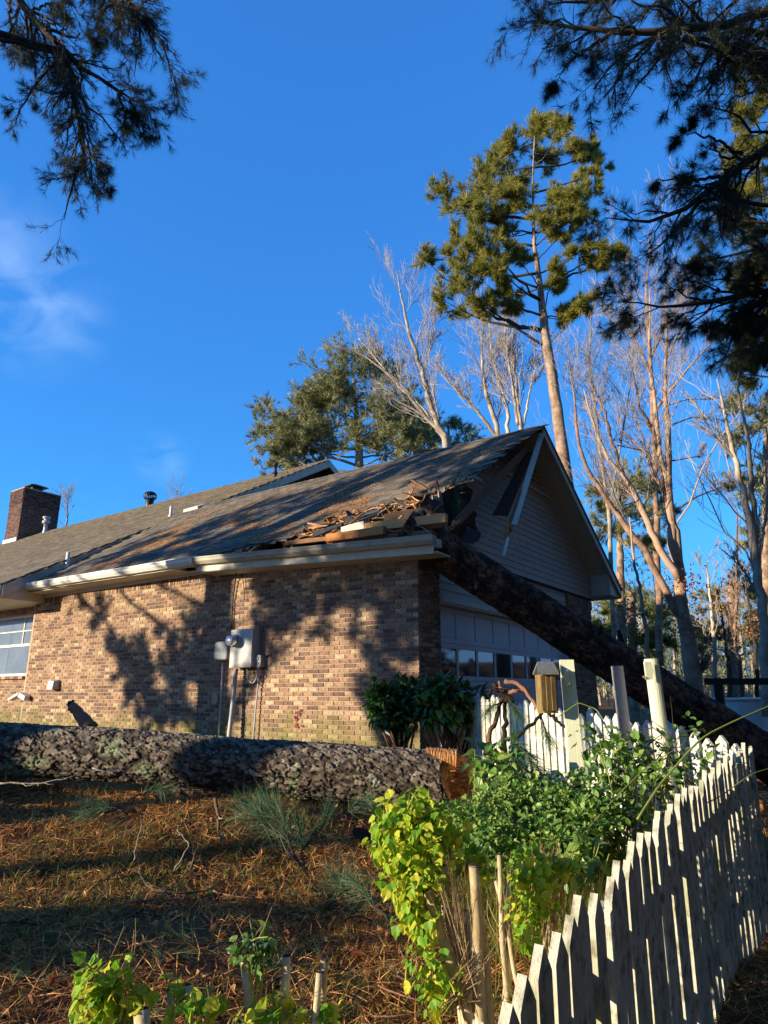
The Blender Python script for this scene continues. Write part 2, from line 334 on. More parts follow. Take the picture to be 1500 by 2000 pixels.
M['gleaf'] = mat('green_leaf', [(.03, .085, .012), (.08, .17, .022), (.17, .28, .045)], 5, .42, attr=.6, trans=.3, rand=.6, spec=.5)
M['yleaf2'] = mat('light_green_leaf', [(.07, .17, .02), (.16, .30, .04), (.30, .40, .08)], 5, .45, attr=.6, trans=.35, rand=.6, spec=.5)
M['dleaf'] = mat('glossy_dark_leaf', [(.02, .06, .012), (.045, .12, .02), (.09, .20, .035)], 5, .32, attr=.6, trans=.2, rand=.6, spec=.5)
M['oleaf'] = mat('rusty_leaf', [(.30, .10, .03), (.45, .19, .06), (.55, .30, .12)], 5, .7, attr=.7, trans=.3)
M['stem'] = mat('tan_cut_stem', [(.30, .22, .11), (.46, .37, .21), (.55, .47, .30)], 18, .8, .3, attr=.3)
M['dry'] = mat('dry_tan_stalks', [(.16, .09, .04), (.34, .22, .11), (.48, .36, .2)], 6, .85, attr=.8)
M['cane'] = mat('green_cane', [(.16, .2, .04), (.3, .34, .08)], 6, .6)
M['rose'] = mat('red_leaf', [(.16, .02, .015), (.3, .05, .03)], 6, .6, trans=.3)
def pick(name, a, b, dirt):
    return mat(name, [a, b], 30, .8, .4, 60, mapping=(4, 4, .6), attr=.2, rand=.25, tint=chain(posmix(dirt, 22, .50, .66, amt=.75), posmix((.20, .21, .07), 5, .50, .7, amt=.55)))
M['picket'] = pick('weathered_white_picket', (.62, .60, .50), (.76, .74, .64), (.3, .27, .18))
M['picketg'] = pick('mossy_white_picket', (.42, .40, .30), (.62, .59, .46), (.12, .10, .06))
M['postw'] = mat('pale_greenish_post', [(.55, .56, .38), (.68, .68, .5)], 9, .8, .3, 40, mapping=(5, 5, .8), tint=posmix((.28, .26, .16), 8, .6, .8, amt=.5))
M['postg'] = mat('grey_weathered_post', [(.24, .24, .24), (.34, .34, .33)], 12, .85, .4, mapping=(5, 5, .8))
M['bhouse'] = mat('mossy_cedar', [(.10, .055, .025), (.21, .13, .05), (.24, .23, .06)], 16, .85, .6, mapping=(4, 4, .5))
M['bhroof'] = mat('grey_felt_roof', [(.13, .14, .13), (.22, .23, .21)], 60, .95, .5)
M['rot'] = mat('orange_rotten_wood', [(.30, .10, .025), (.52, .22, .06), (.66, .34, .12)], 18, .9, .8, 60, attr=.4)
M['endgrain'] = mat('sawn_end_grain', [(.42, .26, .13), (.58, .4, .22)], 20, .9, .4)
M['soil'] = mat('leaf_litter_soil', [(.045, .022, .010), (.11, .05, .018), (.17, .10, .035)], 9, .95, .9, 60, coord='Object', tint=chain(posmix((.09, .10, .02), 1.6, .5, .68, amt=.7), posmix((.22, .10, .035), 3.5, .55, .75, amt=.6)))
M['brush'] = mat('far_hillside', [(.07, .06, .025), (.14, .12, .05), (.24, .2, .09)], .5, .95, 0)
M['rail'] = mat('black_rail_wood', [(.02, .017, .015), (.04, .032, .026)], 6, .8)
M['tarp'] = mat('white_liner', [(.7, .72, .68), (.8, .8, .76)], 2, .6)

# ------------------------------------------------------------------ ground
GP = np.array([(5.1, -8, 0.), (4.4, -6.7, .02), (6, -5, 0), (2.9, -4.9, .24), (1.8, -5.5, .36), (4.35, -3.1, .12), (.4, -.3, .52), (2, -2.7, .52), (.5, -3.9, .66), (-2, -5.6, .8), (-5, -3, .8),
               (0, .0, .6), (-10.5, 0, .8), (-20, 0, .85), (3, 2, .3), (5, 4, .1), (9, 0, -.1), (1, 7, .5), (10, 12, .0), (20, 25, .1), (-10, -8, .8), (0, -10, .4), (-20, -15, .8), (30, 0, 0), (-30, 30, .6), (0, 40, .2), (3, -9, .1), (3.2, -3.6, .3), (3.6, -6.3, .12)])
def gz(x, y):
    x = np.asarray(x, float); y = np.asarray(y, float)
    d2 = (x[..., None]-GP[:, 0])**2+(y[..., None]-GP[:, 1])**2+.15; w = d2**-1.6
    z = (w*GP[:, 2]).sum(-1)/w.sum(-1)
    r = np.hypot(x-5, y+8); hill = sstep(45, 130, r)*7*sstep(-.2, .6, (y+8)/(r+1))
    return z+hill*(.6+.4*np.sin(x*.03))+.05*(vnoise(np.stack([x*1.3, y*1.3, x*0], -1))-.5)
a = np.sinh(np.linspace(-6.2, 6.2, 300)); a = a/a.max()*900
t = np.linspace(-1, 1, 340); ax = 7*t+700*np.sign(t)*np.abs(t)**9
GXs, GYs = np.meshgrid(ax+1.5, ax-3.0, indexing='ij')
Z = gz(GXs, GYs)+.035*(fbm(np.stack([GXs*4, GYs*4, GXs*0], -1))-.5)
V = np.stack([GXs, GYs, Z], -1).reshape(-1, 3); n0 = len(ax); ii = (np.arange(n0-1)[:, None]*n0+np.arange(n0-1)).ravel()
g = mk('ground', V, np.stack([ii, ii+n0, ii+n0+1, ii+1], 1), M['soil'], smooth=True); g['kind'] = 'structure'

# ------------------------------------------------------------------ the house
E0 = CZ
house = thing('brick_house', 'long brown brick house whose garage roof corner is crushed by a fallen trunk', 'house', (0, 0, .55))
TB = Geo().box((-.5, -.5, -.5), (.5, .5, .5)).get()
def brickbox(l=.193, h=.057, d=.05):
    def f(s):
        r = np.random.default_rng(s); V = boxv((-l/2, -d, -h/2), (l/2, 0, h/2)); V = V+r.normal(0, .0012, V.shape)
        b = .004; V2 = boxv((-l/2+b, .0045, -h/2+b), (l/2-b, .0045, h/2-b))[[0, 1, 4, 5]]
        # front face inset for a soft arris: front ring + inset face
        VV = np.concatenate([V, V2]); F = np.array([[2, 3, 7, 6], [0, 4, 5, 1], [0, 2, 6, 4], [1, 5, 7, 3], [0, 1, 3, 2], [4, 6, 7, 5]])
        F = np.array([[0, 4, 5, 1], [0, 2, 6, 4], [1, 5, 7, 3], [0, 1, 3, 2], [4, 6, 7, 5], [2, 8, 10, 6], [3, 7, 11, 9], [2, 3, 9, 8], [6, 10, 11, 7], [8, 9, 11, 10]])
        return VV, F
    return f
BK = brickbox(); SK = brickbox(.193, .057)
brick_meshes = [mesh_np('brick', *BK(s), M['brick']) for s in range(6)]
def brick_wall(name, org, u, nrm, ulen, z0, z1, holes=(), nparts=0, shift=0., parent=house, soldier=None, thick=.1, zb=None):
    """bricks on a mortar plane: org at u=0, z absolute; u and nrm unit vectors"""
    org, u, nrm = (np.array(q, float) for q in (org, u, nrm)); zz = np.array([0, 0, 1.])
    G = Geo()
    # mortar body
    rects = [(0, ulen)]
    ctr = []; lens = []
    nc = int((z1-z0)/.0677)
    for c in range(nc):
        z = z1-.0677*(c+.5); off = (.1015 if c % 2 else 0)+shift
        for k in range(-1, int(ulen/.203)+2):
            a, b = k*.203+off, k*.203+off+.193
            a, b = max(a, .0), min(b, ulen)
            if b-a < .04: continue
            if any(h0 < (a+b)/2 < h1 and q0 < z < q1 for h0, h1, q0, q1 in holes): continue
            ctr.append(((a+b)/2, z, b-a, 0))
    if soldier:
        for k in range(int(ulen/.0677)):
            ctr.append(((k+.5)*.0677, (soldier[0]+soldier[1])/2, soldier[1]-soldier[0]-.01, 1))
    ctr = np.array(ctr); pos = org+ctr[:, :1]*u+ctr[:, 1:2]*zz*1.0; pos[:, 2] = ctr[:, 1]
    pos = pos+nrm*(.007+rng.normal(0, .0018, (len(pos), 1)))
    R0 = np.stack([u, nrm, np.cross(u, nrm)], 1)
    if np.linalg.det(R0) < 0: R0[:, 2] *= -1
    Rs = np.repeat(R0[None], len(pos), 0)
    sol = ctr[:, 3] > 0
    Rot = np.array([[0, 0, -1.], [0, 1, 0], [1, 0, 0]]); Rs[sol] = Rs[sol] @ Rot
    sc = np.ones((len(pos), 3)); sc[:, 0] = ctr[:, 2]/.193; Rs = Rs*sc[:, None, :]
    jt = rng.normal(0, .006, (len(pos), 3)); J = np.repeat(np.eye(3)[None], len(pos), 0); J[:, 0, 2] = jt[:, 0]; J[:, 2, 0] = -jt[:, 0]; J[:, 1, 0] = jt[:, 1]; Rs = J @ Rs
    d = np.linalg.norm(pos-np.array([CX, CY, CZ]), axis=1); order = np.argsort(d)
    w = mk(name, *mort(org, u, nrm, ulen, z0 if zb is None else zb, soldier[1] if soldier else z1, holes, thick), M['mortar'], parent)
    for i in order[:nparts]:
        inst('brick', brick_meshes[i % 6], w, MT(pos[i], Rs[i]))
    rest = order[nparts:]
    if len(rest):
        V, F = BK(3); VV, FF = binst(V, F, Rs[rest], pos[rest]); var = np.repeat(rng.random(len(rest)), len(F))
        mk('brick_courses', VV, FF, M['brick'], w, var, stuff=True)
    return w
def mort(org, u, nrm, ulen, z0, z1, holes, th):
    us = sorted({0, ulen, *[h for q in holes for h in q[:2]]}); zs = sorted({z0, z1, *[h for q in holes for h in q[2:]]})
    G = Geo()
    for a, b in zip(us, us[1:]):
        for c, d in zip(zs, zs[1:]):
            if any(h0 < (a+b)/2 < h1 and q0 < (c+d)/2 < q1 for h0, h1, q0, q1 in holes): continue
            V = np.array([org*[1, 1, 0]+u*uu+nrm*dn+np.array([0, 0, zz]) for uu in (a, b) for dn in (-th, 0) for zz in (c, d)]); G.add(V, BOXF)
    V, F, _, _ = G.get(); return V, F
SB = E0+2.0      # soldier course bottom
brick_wall('side_wall', (0, 0, 0), (-1, 0, 0), (0, -1, 0), 10.5, .5, SB, nparts=300, soldier=(SB, SB+.2))
brick_wall('garage_pier', (0, .012, 0), (0, 1, 0), (1, 0, 0), .57, .45, SB+.13, nparts=60, shift=.1)
brick_wall('garage_pier', (0, 5.8, 0), (0, 1, 0), (1, 0, 0), 1.55, .3, SB+.12, nparts=60, zb=.0)
brick_wall('pier_return', (0, .57, 0), (-1, 0, 0), (0, 1, 0), .16, .45, SB, nparts=0)
wx0, wx1, wz0, wz1 = .75, 2.9, 1.93, 3.02+.35
brick_wall('recessed_wall', (-10.5, .35, 0), (-1, 0, 0), (0, -1, 0), 12.0, .5, SB+.17, holes=[(wx0, wx1, wz0, wz1)], nparts=0)
mk('wall_return', boxv((-10.58, 0.0, .5), (-10.5, .45, SB+.2)), BOXF, M['mortar'], house)
mk('rear_wall', boxv((-30, 7.37, 0), (-.06, 7.45, 3.6)), BOXF, M['siding'], house)
mk('attic_floor', boxv((-10.4, .12, SB+.14), (-.12, 7.3, SB+.18)), BOXF, M['dark'], house)
# window in the recessed wall
wf = Geo(); yb = .40; X0, X1 = -10.5-wx0, -10.5-wx1
for a, b in (((X1, yb-.03, wz0), (X1+.05, yb+.03, wz1)), ((X0-.05, yb-.03, wz0), (X0, yb+.03, wz1)), ((X1+.05, yb-.03, wz0), (X0-.05, yb+.03, wz0+.05)), ((X1+.05, yb-.03, wz1-.05), (X0-.05, yb+.03, wz1)), ((X1+.05, yb-.035, 2.62), (X0-.05, yb+.02, 2.68))): wf.box(a, b)
win = wf.build('window', M['trimw'], house)
for k in range(2): 
    for z0_, z1_ in ((1.98, 2.62), (2.68, wz1-.05)):
        xa = X1+.05+(X0-X1-.1)/2*k; mk('pane', boxv((xa+.005, yb-.004, z0_), (xa+(X0-X1-.1)/2-.005, yb+.002, z1_)), BOXF, M['glassw'], win)
mk('muntin', boxv((-11.72, yb-.022, 2.68), (-11.69, yb-.005, wz1-.05)), BOXF, M['trimw'], win)
mk('muntin', boxv((-13.3, yb-.024, 2.98), (X0-.05, yb-.006, 3.005)), BOXF, M['trimw'], win)
for k in range(11): mk('sill_brick', boxv((X0-.2*k-.19, .26, 1.85), (X0-.2*k, .35, 1.915)), BOXF, M['brick'], win)

# roof planes
def sag(X, Y): return -.24*sstep(-7.2, -1.0, X)*(1-sstep(.2, 3.0, Y))
RZ, EY, SL = E0+5.12, -.45, .64      # garage ridge height, eave Y, slope
RY = 3.84
def groof(X, Y):
    z = RZ-SL*np.abs(np.asarray(Y)-RY); mz = mroof(X, Y); k = sstep(-9.6, -11.4, X)*sstep(2.0, 3.0, Y)
    return z*(1-k)+np.minimum(z, mz-.01)*k+sag(X, Y)
MY, MZ, MS = 9.85, E0+8.37, .556
def mroof(X, Y): return MZ-MS*np.abs(np.asarray(Y)-MY)
edge = np.array([(-5.2, -.6), (-4.74, -.35), (-3.9, -.2), (-3.4, .03), (-2.8, .2), (-2.52, .4), (-2.38, .62), (-2.05, .85), (-1.6, .95), (-1.09, 1.1), (-.66, 1.22), (-.3, 1.12), (.1, 1.2), (.22, 1.7), (.3, 2.2), (.42, 2.95), (.5, 3.6)])
def intact(X, Y): return Y > np.interp(X, edge[:, 0], edge[:, 1])+.02
def slab(name, fn, xs, ys, th, m, keep=None, parent=house):
    XX, YY = np.meshgrid(xs, ys, indexing='ij'); T_ = np.stack([XX, YY, fn(XX, YY)], -1).reshape(-1, 3); B_ = T_-[0, 0, th]
    nx, ny = len(xs), len(ys); i = (np.arange(nx-1)[:, None]*ny+np.arange(ny-1)); F = np.stack([i, i+ny, i+ny+1, i+1], -1)
    if keep is not None:
        cx, cy = (XX[:-1, :-1]+XX[1:, 1:])/2, (YY[:-1, :-1]+YY[1:, 1:])/2; F = F[keep(cx, cy)]
    F = F.reshape(-1, 4); n = nx*ny
    # boundary edges for the sides
    e = np.concatenate([F[:, [0, 1]], F[:, [1, 2]], F[:, [2, 3]], F[:, [3, 0]]]); key = {tuple(x) for x in e.tolist()}
    sd = np.array([[a, b, b+n, a+n] for a, b in key if (b, a) not in key])
    return mk(name, np.concatenate([T_, B_]), np.concatenate([F, F[:, ::-1]+n, sd[:, [1, 0, 3, 2]]]), m, parent)
gdeck = slab('garage_roof', lambda X, Y: groof(X, Y)-.012, np.arange(-11.3, .51, .1), np.arange(EY, RY+.01, .0715), .03, M['felt'], intact)
slab('rear_garage_roof', groof, np.array([-11.3, .5]), np.array([RY, 8.1]), .05, M['shingle'])
SHV = np.array([(-.5, 0, .004), (.5, 0, .004), (-.5, 0, .013), (.5, 0, .013), (-.5, 1.25, .001), (.5, 1.25, .001)])
SHF = [np.array([[0, 1, 3, 2], [2, 3, 5, 4]]), np.array([[0, 2, 4], [1, 5, 3]])]
def shingles(fn, xa, xb, ya, yb, slope, keep, nparts, parent, tw=.3, expo=.13):
    c = 1/math.sqrt(1+slope*slope); dy = expo*c; pos = []
    for r in range(int((yb-ya)/dy)+1):
        y = ya+r*dy-.02; off = (r*.37 % 1)*tw
        x = np.arange(xa-off, xb, tw)+tw/2
        pos.append(np.stack([x, np.full_like(x, y)], 1))
    pos = np.concatenate(pos); k = (pos[:, 0] > xa) & (pos[:, 0] < xb+.05) & (pos[:, 1] < yb-.03)
    if keep is not None: k &= keep(pos[:, 0], pos[:, 1]+.03)
    pos = pos[k]; z = fn(pos[:, 0], pos[:, 1]); e = .05
    dzx = (fn(pos[:, 0]+e, pos[:, 1])-fn(pos[:, 0]-e, pos[:, 1]))/(2*e); dzy = (fn(pos[:, 0], pos[:, 1]+e)-fn(pos[:, 0], pos[:, 1]-e))/(2*e)
    ux = unit(np.stack([np.ones_like(dzx), 0*dzx, dzx], 1)); uy = unit(np.stack([0*dzx, np.ones_like(dzx), dzy], 1)); nn = unit(np.cross(ux, uy))
    jz = np.abs(rng.normal(0, .10, len(pos)))+1
    B = len(pos); R_ = np.stack([ux*(tw-.006)*rng.uniform(.97, 1, (B, 1)), uy*expo, nn*jz[:, None]], -1)
    loc = np.stack([pos[:, 0], pos[:, 1]+rng.normal(0, .003, B), z+.002], 1)
    d = np.linalg.norm(loc-np.array([CX, CY, CZ]), axis=1); o = np.argsort(d)
    me = mesh_np('shingle', SHV, SHF, M['shingle'])
    for i in o[:nparts]: inst('shingle', me, parent, MT(loc[i], R_[i]))
    o = o[nparts:]
    VV, FF = binst(SHV, SHF, R_[o], loc[o]); v = rng.random(len(o))
    mk('shingle_courses', VV, FF, M['shingle'], parent, np.concatenate([np.repeat(v, 2), np.repeat(v, 2)]), stuff=True)
shingles(groof, -11.3, .52, EY, RY+.03, SL, intact, 300, gdeck)
mdeck = slab('main_roof', lambda X, Y: mroof(X, Y)-.012, np.linspace(-34, -10.15, 30), np.linspace(-1.0, MY, 12), .05, M['felt'])
shingles(mroof, -34, -10.13, -1.0, MY+.03, MS, None, 0, mdeck)
slab('rear_main_roof', mroof, np.array([-34, -10.15]), np.array([MY, 20]), .05, M['shingle'])
for nmx, fn, xa, xb, ry, rz in (('ridge_cap', groof, -10.8, .5, RY, RZ), ('ridge_cap', mroof, -34, -10.15, MY, MZ)):
    G = Geo()
    for x in np.arange(xa, xb-.2, .2):
        for s_ in (-1, 1):
            zt = float(fn(x, ry-.001)); V = np.array([(x, ry, zt+.03), (x+.24, ry, zt+.02), (x+.24, ry+s_*.13, zt+.02-.13*.64), (x, ry+s_*.13, zt+.03-.13*.64)]); G.add(V, np.array([[0, 1, 2, 3]]) if s_ > 0 else np.array([[3, 2, 1, 0]]))
    G.build(nmx, M['shingle'], mdeck if nmx and ry == MY else gdeck, stuff=True)
# main roof rake boards and gable end, eave soffit
def rake(xc, ya, za, yb_, zb_, w=.2, th=.035, m='trim', name='rake_board', dz=0., parent=house):
    V = np.array([(xc+sx, y, z-dz-o) for sx in (-th/2, th/2) for (y, z) in ((ya, za), (yb_, zb_)) for o in (0, w)]); return mk(name, V, BOXF, M[m], parent)
rake(-10.11, -1.0, mroof(0, -1.0)-.03, MY, MZ-.03, .26)
rake(-10.11, MY, MZ-.03, 20, mroof(0, 20)-.03, .26)
V = np.array([(x, y, float(mroof(0, y))-.3) for x in (-10.56, -10.13) for y in (-1.0, MY)]); mk('rake_soffit', np.concatenate([V, V-[0, 0, .02]]), np.array([[0, 1, 3, 2], [4, 6, 7, 5], [0, 2, 6, 4], [1, 5, 7, 3], [0, 4, 5, 1], [2, 3, 7, 6]]), M['trim'], house)
V = np.array([(-10.56, .4, 3.6), (-10.56, 19.3, 3.6), (-10.56, MY, MZ-.1), (-10.62, .4, 3.6), (-10.62, 19.3, 3.6), (-10.62, MY, MZ-.1)]); mk('main_gable_wall', V, [np.array([[0, 1, 2], [3, 5, 4]]), np.array([[0, 3, 4, 1]])], M['dark'], house)
mk('main_fascia', boxv((-34, -1.05, 3.54), (-10.13, -1.0, 3.80)), BOXF, M['trim'], house)
mk('main_soffit', boxv((-34, -1.0, 3.56), (-10.63, .35, 3.585)), BOXF, M['trim'], house)
V = np.array([(x, y, z) for x in (-10.62, -10.135) for y, z in ((-1.0, 3.52), (-1.0, 3.77), (.45, 3.52), (.45, float(mroof(0, .45))-.06))]); mk('boxed_eave', V, BOXF, M['trim'], house)
# garage eave: soffit, frieze, gutters
mk('eave_soffit', boxv((-10.4, -.40, SB+.2), (-5.0, -.012, SB+.222)), BOXF, M['trim'], house)
mk('frieze_board', boxv((-10.4, -.035, SB+.13), (-3.6, -.012, SB+.2)), BOXF, M['trim'], house)
def gutter(name, p, q, h=.13, d=.12, m='trimw', par=None):
    p, q = np.array(p, float), np.array(q, float); G = Geo(); th = .012
    def strip(dy0, dz0, dy1, dz1):
        V = []
        for e in (p, q):
            n_ = np.array([0, -(dz1-dz0), dy1-dy0]); n_ = n_/np.linalg.norm(n_)*th/2
            for (a_, b_) in ((dy0, dz0), (dy1, dz1)):
                for s_ in (-1, 1): V.append(e+[0, a_, b_]+n_*s_)
        G.add(np.array(V), BOXF)
    strip(-d, -.012, -d, 0); strip(-d, -.012, -d+.008, -.03); strip(-d+.008, -.03, -d+.012, -h*.6); strip(-d+.012, -h*.6, -d+.05, -h); strip(-d+.05, -h, 0, -h); strip(0, -h, 0, 0); strip(-d, 0, -d+.02, .002)
    for e in (p, q): G.add(np.array([e+[dx, a_, b_] for dx in (-.004, .004) for a_ in (-d, 0) for b_ in (-h*.9, 0)]), BOXF)
    return G.build(name, M[m], par or house)
gl, gr = P(60, 1141, Y=-.45), P(383, 1090, Y=-.5); gutter('gutter', gl, gr, .12)
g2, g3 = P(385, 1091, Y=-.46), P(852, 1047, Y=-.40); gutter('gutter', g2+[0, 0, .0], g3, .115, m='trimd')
mk('eave_fascia', np.concatenate([beamv(gl+[0, .012, -.05], gr+[0, .012, -.05], .02, .2)]), BOXF, M['trim'], house)
mk('eave_fascia', beamv(g2+[0, .02, -.12], g3+[-.05, .02, -.12], .02, .22), BOXF, M['trim'], house)
sfa, sfb = g2+[0, .03, -.24], g3+[0, .03, -.22]
mk('sagging_soffit', np.array([sfa, sfb, sfb*[1, 0, 1]+[0, -.03, -.01], sfa*[1, 0, 1]+[0, -.03, -.01], sfa+[0, 0, .02], sfb+[0, 0, .02], sfb*[1, 0, 1]+[0, -.03, .01], sfa*[1, 0, 1]+[0, -.03, .01]]), np.array([[0, 1, 2, 3], [7, 6, 5, 4], [0, 4, 5, 1], [1, 5, 6, 2], [2, 6, 7, 3], [3, 7, 4, 0]]), M['trim'], house)
mk('loose_trim', beamv(P(300, 1127, Y=-.06), P(424, 1110, Y=-.12), .05, .03), BOXF, M['trimw'], house)
mk('loose_trim', beamv(P(424, 1110, Y=-.12), P(428, 1105, Y=-.14), .04, .02), BOXF, M['trimw'], house)
mk('eave_return', boxv((-.12, -.34, SB-.02), (.42, -.03, SB+.10)), BOXF, M['trim'], house)
# far eave of the garage gable
mk('far_fascia', boxv((-11, 8.09, RZ-SL*4.26-.22), (.5, 8.12, RZ-SL*4.26)), BOXF, M['trim'], house)
ez = float(groof(-3, 8.1))
mk('far_eave_box', np.array([(x, y, z) for x in (.0, .46) for (y, z) in ((7.45, ez-.2), (7.45, ez+.3), (8.09, ez-.2), (8.09, ez-.03))]), BOXF, M['trim'], house)
# garage gable: clapboards
GZ0 = E0+2.12; XG = .03
gs = Geo()
gw = mk('gable_wall', np.array([(-.06, .0, GZ0), (-.06, 7.4, GZ0), (-.06, 7.4, RZ-SL*3.56-.1), (-.06, RY, RZ-.1), (-.06, .0, RZ-SL*3.84-.1)]+[(-.0, .0, GZ0), (-.0, 7.4, GZ0), (-.0, 7.4, RZ-SL*3.56-.1), (-.0, RY, RZ-.1), (-.0, .0, RZ-SL*3.84-.1)]),
        [np.array([[5, 6, 7], [5, 7, 8], [5, 8, 9], [0, 2, 1], [0, 3, 2], [0, 4, 3]]), np.array([[0, 1, 6, 5]])], M['siding'], house)
def yext(z): return RY-(RZ-.1-z)/SL, RY+(RZ-.1-z)/SL
def board(y0a, y1a, y0b, y1b, z, h, par, x=0., tilt=0., nme='siding_board', dx=.016):
    V = np.array([(x+.004, y0a, z), (x+.004+dx, y0a, z), (x+.004, y1a, z), (x+.004+dx, y1a, z), (x+.004, y0b, z+h), (x+.008, y0b, z+h), (x+.004, y1b, z+h), (x+.008, y1b, z+h)])
    return mk(nme, V, np.array([[0, 2, 3, 1], [4, 5, 7, 6], [1, 3, 7, 5], [0, 4, 6, 2], [0, 1, 5, 4], [2, 6, 7, 3]]), M['siding'], par)
ex = .118
for k in range(26):
    z = GZ0+k*ex
    if z > E0+4.95: break
    a0, a1 = yext(z); b0, b1 = yext(min(z+ex, RZ-.11)); a1, b1 = min(a1, 7.4), min(b1, 7.4); a0, b0 = max(a0, .0), max(b0, .0)
    vent = z > E0+4.02
    if z > E0+2.3 and z < E0+3.1: a0 = b0 = max(a0, .35+rng.uniform(0, .35))      # torn away near the crushed corner
    if vent: continue
    board(a0, a1, b0, b1, z, ex-.002, gw)
# louvre vent high in the gable
vy = [yext(E0+4.06), yext(E0+4.85)]
lv = mk('louver_vent', np.array([(.005, 2.9, E0+4.03), (.005, 5.2, E0+4.03), (.005, RY, E0+4.97), (.002, 2.9, E0+4.03), (.002, 5.2, E0+4.03), (.002, RY, E0+4.97)]), [np.array([[0, 1, 2], [3, 5, 4]]), np.array([[0, 3, 4, 1]])], M['dark'], house)
for k in range(8):
    z = E0+4.04+k*.112; a0, a1 = yext(z+.03); a0 += .15; a1 -= .15
    if a1-a0 < .1: break
    mk('slat', beamv((.035, a0, z), (.035, a1, z), .07, .012, up=(-.6, 0, 1)), BOXF, M['siding'], lv)
mk('vent_sill', boxv((.02, 2.55, E0+3.99), (.07, 5.25, E0+4.025)), BOXF, M['trim'], lv)
# gable rake trims and soffits
for s_, y_ in ((1, 8.1),):
    rake(.5, RY, RZ-.02, y_, float(groof(-3, y_))-.02, .17, .035, 'trim')
V = np.array([(x, y, RZ-SL*abs(y-RY)-.12) for x in (.0, .482) for y in (RY, 8.09)]); mk('rake_soffit', np.concatenate([V, V-[0, 0, .015]]), np.array([[0, 1, 3, 2], [4, 6, 7, 5], [0, 2, 6, 4], [1, 5, 7, 3], [0, 4, 5, 1], [2, 3, 7, 6]]), M['trim'], house)
rake(.51, RY, RZ-.02+.03, 8.13, float(groof(-3, 8.13))+.02, .03, .06, 'shingle', 'drip_edge')
# the torn left rake: hanging boards
def beam(name, p, q, w, h, m, par=house, up=(0, 0, 1), taper=1.): return mk(name, beamv(p, q, w, h, up, taper), BOXF, M[m], par)
pk = P(1058, 843, X=.5)
hb = beam('hanging_rake_board', pk+[0, 0, -.04], P(1003, 1026, X=.60), .03, .10, 'trim', up=(1, .6, 0))
hb = beam('hanging_rake_rafter', pk+[-.05, .03, -.12], P(994, 1035, X=.54), .13, .05, 'brown', up=(1, .3, 0))
G = Geo()
tipc = P(994, 1034, X=.56)
for k in range(9):
    o_ = rng.normal(0, .025, 3); G.beam(tipc+o_+[0, 0, .08], tipc+o_*1.6+[rng.normal(0, .01), rng.normal(0, .02)-.02, -rng.uniform(.05, .16)], .022, .016)
G.build('splintered_end', M['fresh'], house)
for q in ((1001, 1045, 1013, 1075), (992, 1050, 984, 1085)): beam('dangling_trim', P(q[0], q[1], X=.58), P(q[2], q[3], X=.6), .008, .05, 'trimw', up=(1, 0, 0))
# broken rafter from the ridge down to the corner
ra, rb = P(1036, 868, X=.36), P(892, 1020, X=.25)
beam('broken_rafter', ra, rb, .045, .13, 'brown', up=(-.3, -.5, 1))
G = Geo(); dd = unit(rb-ra)
for k in range(8):
    o_ = rng.normal(0, .022, 3); G.beam(rb+o_-dd*.06, rb+o_+dd*rng.uniform(.05, .16), .03, .02)
G.build('splintered_end', M['fresh'], house)
# rafters left at the edge of the tear and dark plywood under the missing rake
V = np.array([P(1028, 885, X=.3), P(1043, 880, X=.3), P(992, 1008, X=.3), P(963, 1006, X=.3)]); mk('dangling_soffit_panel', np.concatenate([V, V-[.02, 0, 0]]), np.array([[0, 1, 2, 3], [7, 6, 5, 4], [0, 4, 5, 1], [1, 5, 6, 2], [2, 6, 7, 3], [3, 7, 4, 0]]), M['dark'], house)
beam('loose_batten', P(967, 1010, X=.12), P(946, 1066, X=.12), .012, .03, 'trim', up=(1, 0, 0))
# dark sheet standing for the shaded gap at the crushed corner
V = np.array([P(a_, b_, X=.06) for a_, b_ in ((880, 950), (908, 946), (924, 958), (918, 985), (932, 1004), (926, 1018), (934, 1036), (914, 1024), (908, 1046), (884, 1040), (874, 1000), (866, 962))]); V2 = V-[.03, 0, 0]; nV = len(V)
mk('dark_opening_sheet', np.concatenate([V, V2]), [np.array([[0, k, k+1] for k in range(1, nV-1)]), np.array([[k, k+nV, (k+1) % nV+nV, (k+1) % nV] for k in range(nV)])], M['dark'], house)
V = np.array([P(a_, b_, X=.1) for a_, b_ in ((912, 1040), (925, 1032), (940, 1040), (936, 1055), (925, 1062), (905, 1056))]); V2 = V-[.03, .05, 0]; nV = len(V)
mk('torn_felt', np.concatenate([V, V2]), [np.array([[0, k, k+1] for k in range(1, nV-1)]), np.array([[k, k+nV, (k+1) % nV+nV, (k+1) % nV] for k in range(nV)])], M['felt'], house)
for q in ((900, 1000, 905, 1040, .05), (918, 990, 925, 1025, .08)): beam('broken_stud', P(q[0], q[1], X=-.02), P(q[2], q[3], X=.05), .05, .05, 'dark')
